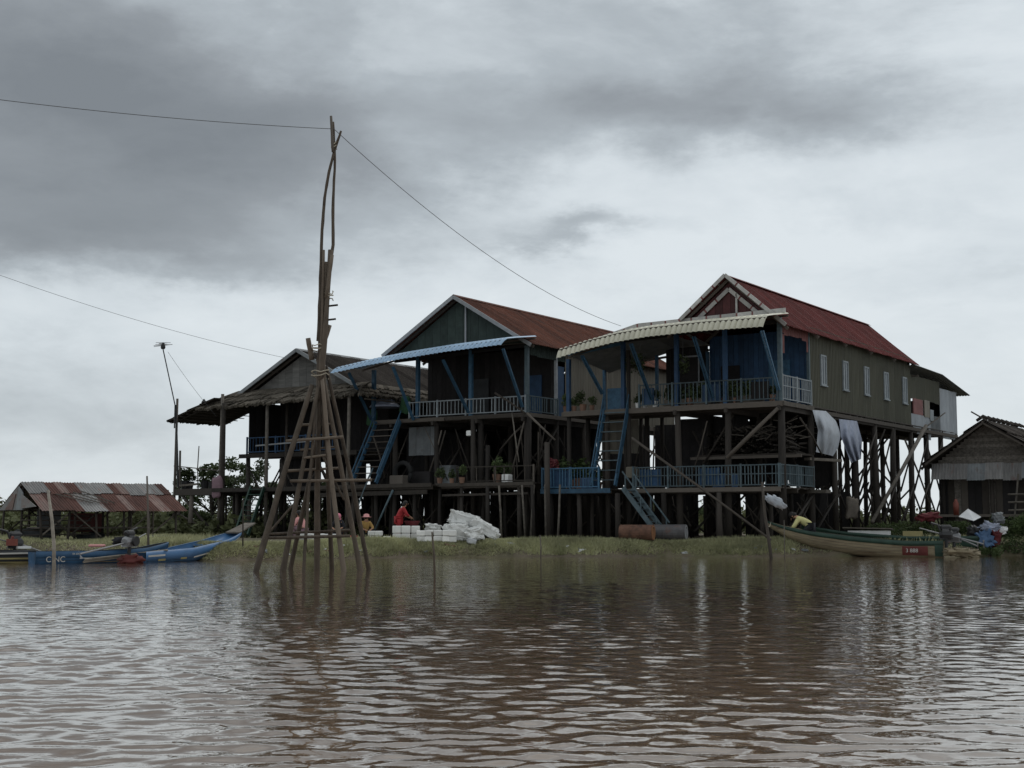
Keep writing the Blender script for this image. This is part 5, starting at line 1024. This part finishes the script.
def barrel(p, ang, L_, r, m, lid, label):
    p = V(p); dv = V((math.cos(ang), math.sin(ang), 0)); th = T('barrel', label, 'barrel', p - V((0, 0, r)))
    pts = []; rr = []
    for f, k in ((0, 1.03), (.02, 1.03), (.03, 1), (.32, 1), (.335, 1.035), (.35, 1), (.65, 1), (.665, 1.035), (.68, 1), (.97, 1), (.98, 1.03), (1, 1.03)): pts.append(p + dv * (L_ * (f - .5))); rr.append(r * k)
    th.p('drum', MB().tube(pts, rr, 20), m); e_ = p + dv * (L_ * .5); th.p('lid', MB().tube([e_ - dv * .03, e_ + dv * .012], [r * .93, r * .93], 20), lid); th.p('bung', MB().tube([e_ + dv * .01 + V((0, 0, r * .6)), e_ + dv * .035 + V((0, 0, r * .6))], .035, 8), m)
p = at(637, 532.5, 57.6); barrel((p.x, 57.6, gz(p.x, 57.6) + .31), R(-22), 1.38, .32, 'barrel_rust', 'barrel_lid_orange', 'rusty brown barrel lying on the bank, left of the pair')
p = at(670, 532, 57.9); barrel((p.x, 57.9, gz(p.x, 57.9) + .32), R(-20), 1.36, .33, 'barrel_grey', 'barrel_lid_grey', 'dark grey barrel lying on the bank with a pale end')
def hang(name, label, left, right, m, bulge, folds, x0=.32):
    vs = []; fs = []; nu, nv = 14, 18
    for j in range(nv + 1):
        v_ = j / nv; lp = np.interp(v_, [q[0] for q in left], [q[1] for q in left]); ly = np.interp(v_, [q[0] for q in left], [q[2] for q in left]); rp_ = np.interp(v_, [q[0] for q in right], [q[1] for q in right]); ry = np.interp(v_, [q[0] for q in right], [q[2] for q in right])
        for i in range(nu + 1):
            u = i / nu; vs.append(onside(lp + (rp_ - lp) * u, ly + (ry - ly) * u, x0 + bulge * math.sin(math.pi * v_) * math.sin(math.pi * u) + folds * math.sin(u * 17 + 3 * math.sin(v_ * 3)) * (.3 + v_)))
    k = nu + 1; fs = [(j * k + i, j * k + i + 1, (j + 1) * k + i + 1, (j + 1) * k + i) for j in range(nv) for i in range(nu)]
    return one(name, MB().add(vs, fs), m, label, 'tarpaulin', tuple(vs[0]), ROW, smooth=True)
hang('tarpaulin', 'pale white tarpaulin bulging below the near corner of the green wall', [(0, 812.5, 410), (.5, 818, 430), (1, 816, 452)], [(0, 826, 411), (.3, 836, 421), (.6, 841, 434), (.85, 838, 448), (1, 833, 456)], 'tarp_white', .35, .045)
hang('tarpaulin', 'grey-blue tarpaulin hanging in folds beside the white one', [(0, 839, 419), (.4, 841, 437), (1, 851, 463)], [(0, 857, 421), (.5, 862, 440), (1, 861, 459)], 'tarp_grey', .15, .085, .36)
# firewood on the shelf
fw = MB()
for k in range(240):
    x = random.uniform(-4.3, -.2); z = 4.34 + .95 * random.random() ** 1.3; y = random.uniform(1.5, 2.9); a = rj(.35); fw.tube([(x - math.cos(a) * .0 + rj(.05), y - .4, z), (x + rj(.12), y + .4, z + rj(.08))], random.uniform(.028, .055), 5)
o = one('firewood', fw, 'old_wood', 'pile of split firewood stored under the cream awning house', 'firewood', (-2, 2, 4.3), ROW, kind='stuff')
fw = MB()
for k in range(70):
    x = random.uniform(-3.6, -.1); y = random.uniform(1.2, 2.9); z = random.uniform(4.9, 5.6); fw.tube([(x, y, z), (x + rj(.8), y + rj(.4), z + rj(.35))], random.uniform(.012, .03), 5)
one('branches', fw, 'grey_wood', 'tangle of grey sticks on top of the stored firewood', 'sticks', (-2, 2, 4.9), ROW, kind='stuff')
# assorted clutter: one thing each, placed in row frame (px, py, depth)
def prop_box(name, px, py, y, sz, m, label, cat, z=None, frame=ROW):
    p = onrow(px, py, y); zz = p.z if z is None else z; return one(name, bx_((p.x, y, zz), *sz), m, label, cat, (p.x, y, zz), frame)
prop_box('crate', 590, 480, -1.0, (.6, .5, .5), 'blue_plastic', 'blue plastic crate on the lower deck behind the blue railing', 'crate', 2.83)
prop_box('crate', 725, 478, .6, (.9, .6, .62), 'blue_plastic', 'blue plastic tub on the lower deck behind the long railing', 'tub', 2.83); prop_box('crate', 655, 478, .8, (.7, .6, .6), 'dark_wall', 'dark box on the lower deck beside the stair foot', 'box', 2.83)
prop_box('sack', 632, 465, -.3, (.42, .35, .5), 'tan_wall', 'tan sack hanging beside the foot of the blue stair', 'sack', 3.3)
prop_box('crate', 400, 470, -.8, (.8, .6, .5), 'old_wood', 'wooden crate beside the blue stair of the middle house', 'crate', 3.14); prop_box('crate', 425, 470, .2, (1.1, .7, .7), 'dark_wall', 'dark chest on the lower deck of the middle house', 'chest', 3.14); prop_box('crate', 448, 470, .8, (.8, .7, 1.0), 'zinc_dark', 'grey metal cabinet on the lower deck of the middle house', 'cabinet', 3.14)
prop_box('bucket', 507, 460, -1.5, (.35, .35, .4), 'white_plastic', 'white bucket on the lower deck near the potted plants', 'bucket', 3.15); prop_box('box', 469, 436, -.4, (.24, .12, .26), 'white_plastic', 'small white box fixed to a stilt of the middle house', 'box')
p = onrow(403, 463, -.6); th = T('tyre', 'dark tyre leaning on the clutter beside the blue stair', 'tyre', (p.x, -.6, 3.14), ROW)
c = V((p.x, -.6, 3.14 + .62)); ring = [c + V((math.cos(i * math.pi / 10) * .5, 0, math.sin(i * math.pi / 10) * .5)) for i in range(21)]; th.p('tread', MB().tube(ring, .12, 8), 'rubber', smooth=True)
p = onrow(385, 402, .8); one('umbrella', MB().tube([(p.x, .8, p.z - .28), (p.x, .8, p.z - .2), (p.x, .8, p.z + .12), (p.x, .8, p.z + .3)], [.8, .78, .4, .03], 12), 'tarp_grey', 'pale blue-grey umbrella between the thatched house and the blue stair', 'umbrella', (p.x, .8, p.z), ROW)
for px, py, lb in ((372, 418, 'green cloth hanging left of the blue stair top'), (405, 405, 'green cloth hanging right of the blue stair top')): p = onrow(px, py, 1.2); one('cloth', lump((p.x, 1.2, p.z), (.32, .1, .45), (0, .2, 0), .12, 4, 14, 10), 'green_cloth', lb, 'cloth', (p.x, 1.2, p.z - .45), ROW, smooth=True)
p = onrow(217, 487, -2.2); one('cloth', lump((p.x, -2.2, p.z), (.36, .1, .55), (0, .1, 0), .12, 4, 14, 10), 'mauve_cloth', 'pinkish cloth hanging over the left platform edge', 'cloth', (p.x, -2.2, p.z - .5), ROW, smooth=True)
p = onrow(688, 362, 3.1); po = T('picture_panel', 'dark framed panel on the veranda back wall under the cream awning', 'panel', (p.x, 3.1, 7.3), ROW); po.p('board', MB().box(p.x - .5, p.x + .5, 3.08, 3.13, 7.2, 8.9), 'dark_wall'); po.p('frame', MB().box(p.x - .56, p.x + .56, 3.10, 3.15, 7.12, 8.98), 'grey_trim')
p = at(852, 508, 62); one('sackcloth', lump(p, (.28, .15, .48), (0, .1, 0), .15, 4, 14, 12), 'boat_inside', 'brown sacking hanging on a stilt above the cream boat', 'cloth', (p.x, 62, p.z - .5), smooth=True)
# right bank clutter
p = at(928, 517, 60); one('tarpaulin', lump(p, (.46, .3, .17), (0, -.12, 0), .28, 5), 'dark_red', 'dark red tarpaulin heap behind the cream boat', 'tarpaulin', (p.x, 60, p.z - .2), smooth=True)
p = at(970, 515, 59.5); one('sheet', MB().prism([p + V((-.48, 0, -.08)), p + V((-.05, .1, .24)), p + V((.50, .1, -.10)), p + V((.1, -.15, -.26))], (0, -.35, 1), .03), 'white_cloth', 'white tilted sheet in front of the dark hut', 'sheet', p)
p = at(956, 506, 61.5); one('canister', MB().tube([p + V((0, 0, -.4)), p + V((0, 0, .12)), p + V((0, 0, .2)), p + V((0, 0, .3))], [.12, .13, .08, .05], 10), 'orange_plastic', 'orange canister standing against the dark hut', 'canister', p - V((0, 0, .4)), smooth=True)
for k, (px, py, r, m_, lb) in enumerate(((985, 540, (.30, .22, .34), 'blue_plastic', 'blue bundle in the engine clutter right of the cream boat'), (995, 538, (.20, .2, .36), 'dark_red', 'dark red bundle in the engine clutter by the water'), (990, 528, (.42, .25, .17), 'tarp_grey', 'grey netting heap above the engine clutter'), (1000, 531, (.28, .2, .14), 'white_cloth', 'pale rag lying on the netting heap'), (976, 533, (.34, .25, .26), 'black_metal', 'black bundle behind the boat engine'), (998, 518, (.22, .2, .2), 'zinc_dark', 'grey helmet-like tub in front of the dark hut'))):
    p = at(px, py, 58.4 + .1 * k); one('bundle', lump(p, r, (rj(.5), rj(.5), 0), .30, 5, 26, 18), m_, lb, 'bundle', (p.x, p.y, p.z - r[2]), smooth=True)
p = at(962, 552.5, 55.2); one('rag', lump(p, (.62, .18, .15), (0, .04, 0), .32, 7, 40, 16), 'boat_cream', 'tan rags trailing off the stern of the cream boat', 'cloth', (p.x, p.y, p.z - .15), smooth=True)
# left boats clutter
p = at(131, 560, 46.9); one('net_bag', lump(p, (.36, .18, .15), (0, 0, .2), .28, 5, 26, 16), 'boat_red', 'red net bag at the stern of the bright blue boat', 'bag', (p.x, p.y, p.z - .19), smooth=True)
p = at(124, 540, 47.6); one('tarpaulin', lump(p, (.40, .3, .12), (0, -.15, 0), .2, 4, 20, 12), 'black_cloth', 'black cover over the blue boat engine', 'cover', (p.x, p.y, p.z - .12), smooth=True)
p = at(129, 543, 47.3); one('board', MB().beam(p + V((-.25, 0, -.1)), p + V((.28, 0, .08)), .12, .05), 'white_plastic', 'white board sticking out by the blue boat engine', 'board', p)
p = at(97, 545.5, 47.4); one('cushion', bx_((p.x, p.y, p.z - .05), .5, .3, .09), 'pink_cloth', 'pink cushion on the dark blue lettered boat', 'cushion', p)
for (px, py, Y, r, lb) in ((160, 541, 55, (.7, .4, .22), 'dark covered heap under the right end of the shed'), (90, 540, 58, (.5, .4, .3), 'dark heap under the middle of the shed'), (35, 536, 57, (.8, .3, .3), 'dark slanted pile under the shed gable')): p = at(px, py, Y); one('heap', lump(p, r, (0, 0, 0), .15, 3, 20, 12), 'boat_dark', lb, 'heap', (p.x, Y, p.z - r[2]), smooth=True)
# stakes in the water
def stake(pts, Y, r, label, m='tower_wood'):
    P = [at(a, b2, Y) for a, b2 in pts]; P[-1] = P[-1] + V((0, 0, -.6)); one('stake', MB().tube(P, [r * (.7 + .3 * i / (len(P) - 1)) for i in range(len(P))], 7), m, label, 'stake', P[-1], smooth=True)
stake([(432, 532), (434, 555), (435.5, 578)], 33.5, .03, 'thin stick standing in the water before the foam boxes')
stake([(762, 482), (765, 515), (768, 535), (773, 558)], 53.8, .07, 'crooked stake at the bow of the cream boat', 'old_wood'); stake([(48, 490), (52, 520), (54, 545), (54.5, 568)], 41.3, .06, 'pale crooked stake before the lettered blue boat', 'pale_pole')
stake([(147, 476), (148, 510), (149, 556)], 50.5, .045, 'straight pole rising through the shed roof edge', 'old_wood'); stake([(540, 535), (541, 548), (540, 557)], 54.6, .03, 'short stick at the waterline below the middle house', 'old_wood'); stake([(784, 520), (784.5, 545), (784.5, 556)], 54.2, .022, 'thin wand beside the bow of the cream boat', 'grey_wood'); stake([(243, 500), (243, 520), (243, 552)], 51.5, .03, 'thin pole beside the bow of the bright blue boat', 'old_wood')
p = at(775, 501, 53.6); one('plastic_bag', lump(p, (.44, .14, .17), (0, .52, 0), .22, 4, 28, 16, .8), 'tarp_white', 'dirty white bag tied to the crooked stake', 'bag', p, smooth=True)
a_ = B1.M @ V((B1.L * .97, 0, 1.38)); c_ = at(766, 520, 53.8); one('mooring_rope', MB().tube([a_, a_.lerp(c_, .35) - V((0, 0, .22)), a_.lerp(c_, .7) - V((0, 0, .2)), c_], .014, 5), 'rope', 'pale rope from the cream boat bow to the crooked stake', 'rope', a_)
# litter along the waterline
for k in range(30):
    x = random.choice((random.uniform(-10, -2), random.uniform(-10, -2), random.uniform(-2, 13))); y = float(shore(x)) + random.uniform(.15, .8); z = gz(x, y); r = random.uniform(.035, .085)
    one('litter', lump((x, y, z + r * .5), (r * 2.0, r, r * .55), (rj(.4), rj(.4), rj(1.5)), .35, 6, 10, 7), random.choice(('litter', 'litter', 'zinc_dark', 'tarp_grey', 'pot')), 'scrap of litter washed up at the edge of the grass', 'litter', (x, y, z), group='litter along the waterline')
p = at(472, 547, 57.0); one('plastic_bag', lump((p.x, 56.5, gz(p.x, 56.5) + .10), (.2, .13, .12), (0, .3, 0), .22, 5, 16, 10), 'litter', 'crumpled pale plastic bag on the grass edge below the bundles', 'bag', (p.x, 56.5, gz(p.x, 56.5)), smooth=True)
p = at(998, 521, 59.0)

# ================================================================== people
POSE = {
 'squat': dict(pel=(0, 0, .30), spi=(0, .04, .46), che=(0, .13, .66), nec=(0, .18, .84), hea=(0, .22, .96), top=(0, .22, 1.06), hip=(.10, .02, .28), kne=(.17, .38, .50), ank=(.15, .26, .08), toe=(.16, .44, .03), sho=(.17, .14, .76), elb=(.27, .26, .54), wri=(.14, .46, .48)),
 'bend': dict(pel=(0, 0, .78), spi=(0, .14, .86), che=(0, .34, .92), nec=(0, .52, .93), hea=(0, .65, .92), top=(0, .73, .95), hip=(.10, .0, .74), kne=(.13, .12, .42), ank=(.13, -.04, .08), toe=(.14, .14, .03), sho=(.18, .42, .88), elb=(.22, .52, .62), wri=(.14, .62, .38)),
 'lean': dict(pel=(0, 0, .90), spi=(0, .05, 1.04), che=(0, .16, 1.24), nec=(0, .25, 1.42), hea=(0, .32, 1.53), top=(0, .33, 1.64), hip=(.10, .0, .88), kne=(.11, .05, .48), ank=(.11, -.02, .08), toe=(.12, .16, .03), sho=(.19, .18, 1.33), elb=(.27, .30, 1.08), wri=(.16, .50, .98)),
 'kneel': dict(pel=(0, 0, .34), spi=(0, .12, .46), che=(0, .30, .58), nec=(0, .46, .66), hea=(0, .58, .68), top=(0, .66, .73), hip=(.10, .0, .32), kne=(.14, .30, .08), ank=(.13, -.10, .06), toe=(.13, -.26, .04), sho=(.18, .36, .58), elb=(.24, .52, .36), wri=(.16, .66, .20)) }
RAD = dict(pel=.135, spi=.12, che=.135, nec=.055, hea=.095, top=.07, hip=.095, kne=.06, ank=.042, toe=.03, sho=.065, elb=.045, wri=.03)
def skin_mesh(names, edges, P, rad, root):
    me = bpy.data.meshes.new('sk'); me.from_pydata([tuple(P[n_]) for n_ in names], [(names.index(a), names.index(b2)) for a, b2 in edges], []); o = bpy.data.objects.new('sk', me); COL.objects.link(o)
    o.modifiers.new('s', 'SKIN'); sv = me.skin_vertices[0].data
    for i, n_ in enumerate(names): r = rad(n_); sv[i].radius = (r, r); sv[i].use_root = n_ == root
    sb = o.modifiers.new('u', 'SUBSURF'); sb.levels = 2; sb.render_levels = 2
    dg = bpy.context.evaluated_depsgraph_get(); r = bpy.data.meshes.new_from_object(o.evaluated_get(dg)); bpy.data.objects.remove(o); r.name = 'person'; return r
def person(label, loc, rz, pose, shirt, legs, head=None, hair='hair', scale=1.0):
    J = {k: V(v_) for k, v_ in POSE[pose].items()}; P = {}
    for k, v_ in J.items():
        if k in ('pel', 'spi', 'che', 'nec', 'hea', 'top'): P[k] = v_
        else: P[k + 'L'] = V((-v_.x, v_.y + rj(.03), v_.z)); P[k + 'R'] = V((v_.x, v_.y, v_.z))
    E = [('pel', 'spi'), ('spi', 'che'), ('che', 'nec'), ('nec', 'hea'), ('hea', 'top')]
    for s_ in 'LR': E += [('che', 'sho' + s_), ('sho' + s_, 'elb' + s_), ('elb' + s_, 'wri' + s_), ('pel', 'hip' + s_), ('hip' + s_, 'kne' + s_), ('kne' + s_, 'ank' + s_), ('ank' + s_, 'toe' + s_)]
    base_r = lambda n_: RAD[n_.rstrip('LR')]
    me = skin_mesh(list(P), E, P, base_r, 'pel')
    mb = MB()                                                            # hands with five fingers, nose and ears joined to the body
    for s_, sg in (('L', -1), ('R', 1)):
        w_ = P['wri' + s_]; d_ = (w_ - P['elb' + s_]).normalized(); sdv = V((1, 0, 0)); mb.tube([w_ - d_ * .01, w_ + d_ * .04, w_ + d_ * .085], [.026, .036, .034], 8, .6)
        for k in range(4): o = w_ + d_ * .08 + sdv * (.02 * (k - 1.5)); mb.tube([o, o + d_ * .035, o + d_ * (.06 + .012 * (1.5 - abs(k - 1.3))) + V((0, 0, -.025))], [.0095, .009, .007], 6)
        o = w_ + d_ * .03 - sdv * (.03 * sg); mb.tube([o, o + d_ * .03 - sdv * (.02 * sg), o + d_ * .055 - sdv * (.022 * sg)], [.011, .010, .008], 6)
        mb.ell(P['hea'] + V((.088 * sg, -.005, 0)), (.015, .025, .032), 8, 6)
    f = (P['hea'] - P['nec']); fw_ = V((0, 1, 0)) if pose not in ('bend', 'kneel') else V((0, .4, -.9)).normalized(); mb.ell(P['hea'] + fw_ * .098, (.014, .02, .022), 6, 5); mb.ell(P['hea'] + fw_ * .09 - V((0, 0, .045)), (.028, .012, .008), 8, 5)
    bm = bmesh.new(); bm.from_mesh(me); tmp = mb.mesh('x'); bm.from_mesh(tmp); bm.to_mesh(me); bm.free()
    o = link('person', me, None, None, True); me.materials.clear(); me.materials.append(MATS['skin']); o.matrix_world = Matrix.Translation(loc) @ Matrix.Rotation(rz, 4, 'Z') @ Matrix.Scale(scale, 4); tag(o, label, 'person')
    for sg in (-1, 1):
        link('eye', MB().ell(P['hea'] + fw_ * .088 + V((.032 * sg, 0, .012)), (.012, .01, .008), 8, 5).mesh('eye'), 'hair', o, True)
    def cloth(nm, names, edges, grow, m, root):
        c = skin_mesh(names, edges, P, lambda n_: base_r(n_) * 1.12 + grow, root); c.name = nm; c.materials.clear(); c.materials.append(MATS[m]); q = bpy.data.objects.new(nm, c); COL.objects.link(q); q.parent = o; c.polygons.foreach_set('use_smooth', [True] * len(c.polygons))
    P['nb'] = P['che'].lerp(P['nec'], .7); P['eL'] = P['elbL'].lerp(P['wriL'], .5); P['eR'] = P['elbR'].lerp(P['wriR'], .5); RAD['nb'] = .06; RAD['e'] = .042
    cloth('shirt', ['pel', 'spi', 'che', 'nb', 'shoL', 'elbL', 'eL', 'shoR', 'elbR', 'eR'], [('pel', 'spi'), ('spi', 'che'), ('che', 'nb'), ('che', 'shoL'), ('shoL', 'elbL'), ('elbL', 'eL'), ('che', 'shoR'), ('shoR', 'elbR'), ('elbR', 'eR')], .012, shirt, 'che')
    cloth('trousers', ['pel', 'hipL', 'kneL', 'ankL', 'hipR', 'kneR', 'ankR'], [('pel', 'hipL'), ('hipL', 'kneL'), ('kneL', 'ankL'), ('pel', 'hipR'), ('hipR', 'kneR'), ('kneR', 'ankR')], .012, legs, 'pel')
    up = (P['top'] - P['hea']).normalized(); hc = P['hea'] + up * .03 - fw_ * .02; Q = Z.rotation_difference(up).to_matrix()
    link('hair', MB().ell(hc, (.108, .112, .115), 12, 8, Q).ell(hc - fw_ * .06 - up * .06, (.09, .07, .1), 10, 6, Q).mesh('hair'), hair, o, True)
    if head: link('hat' if head != 'rose_cloth' else 'headscarf', MB().tube([hc + up * .0, hc + up * .012, hc + up * .02, hc + up * .11, hc + up * .14], [.21, .21, .125, .115, .05], 14).mesh('hat') if head != 'rose_cloth' else MB().ell(hc + up * .005, (.122, .125, .128), 12, 8, Q).ell(hc - fw_ * .08 - up * .13, (.11, .08, .14), 10, 6, Q).mesh('headscarf'), head, o, True)
    return o
def gp(px, Y): p = at(px, 540, Y); return V((p.x, Y, gz(p.x, Y)))
person('person in red leaning over the tall stack of white boxes', gp(398, 57.9), R(-70), 'lean', 'red_cloth', 'red_cloth')
person('person in pink top crouching behind the tower legs', gp(303, 58.6), R(70), 'squat', 'pink_cloth', 'mauve_cloth', scale=1.1)
person('person with pink headscarf and black clothes sitting behind the tower', gp(339, 58.6), R(175), 'squat', 'black_cloth', 'black_cloth', 'rose_cloth')
person('person in ochre shirt and pale hat sitting beside white boxes', gp(365, 58.2), R(200), 'squat', 'ochre_cloth', 'black_cloth', 'pink_cloth')
p = B1.M @ V((B1.L * .74, 0, 0)); person('person in yellow shirt crouching in the cream boat', V((p.x, p.y, B1.zs(.74) - .22)), R(75), 'kneel', 'yellow_cloth', 'black_cloth', scale=1.25)
p = gp(412, 57.6); one('basin', MB().tube([p + V((0, 0, .62)), p + V((0, 0, .63)), p + V((0, 0, .80)), p + V((0, 0, .82))], [.22, .24, .33, .35], 14), 'dark_red', 'dark red basin on the white boxes beside the person in red', 'basin', p + V((0, 0, .62)), smooth=True)
p = gp(354, 57.6); one('cloth', lump(p + V((0, 0, .1)), (.2, .15, .12), (0, 0, 0), .2, 4, 14, 10), 'red_cloth', 'red cloth on the ground beside the seated workers', 'cloth', p, smooth=True)
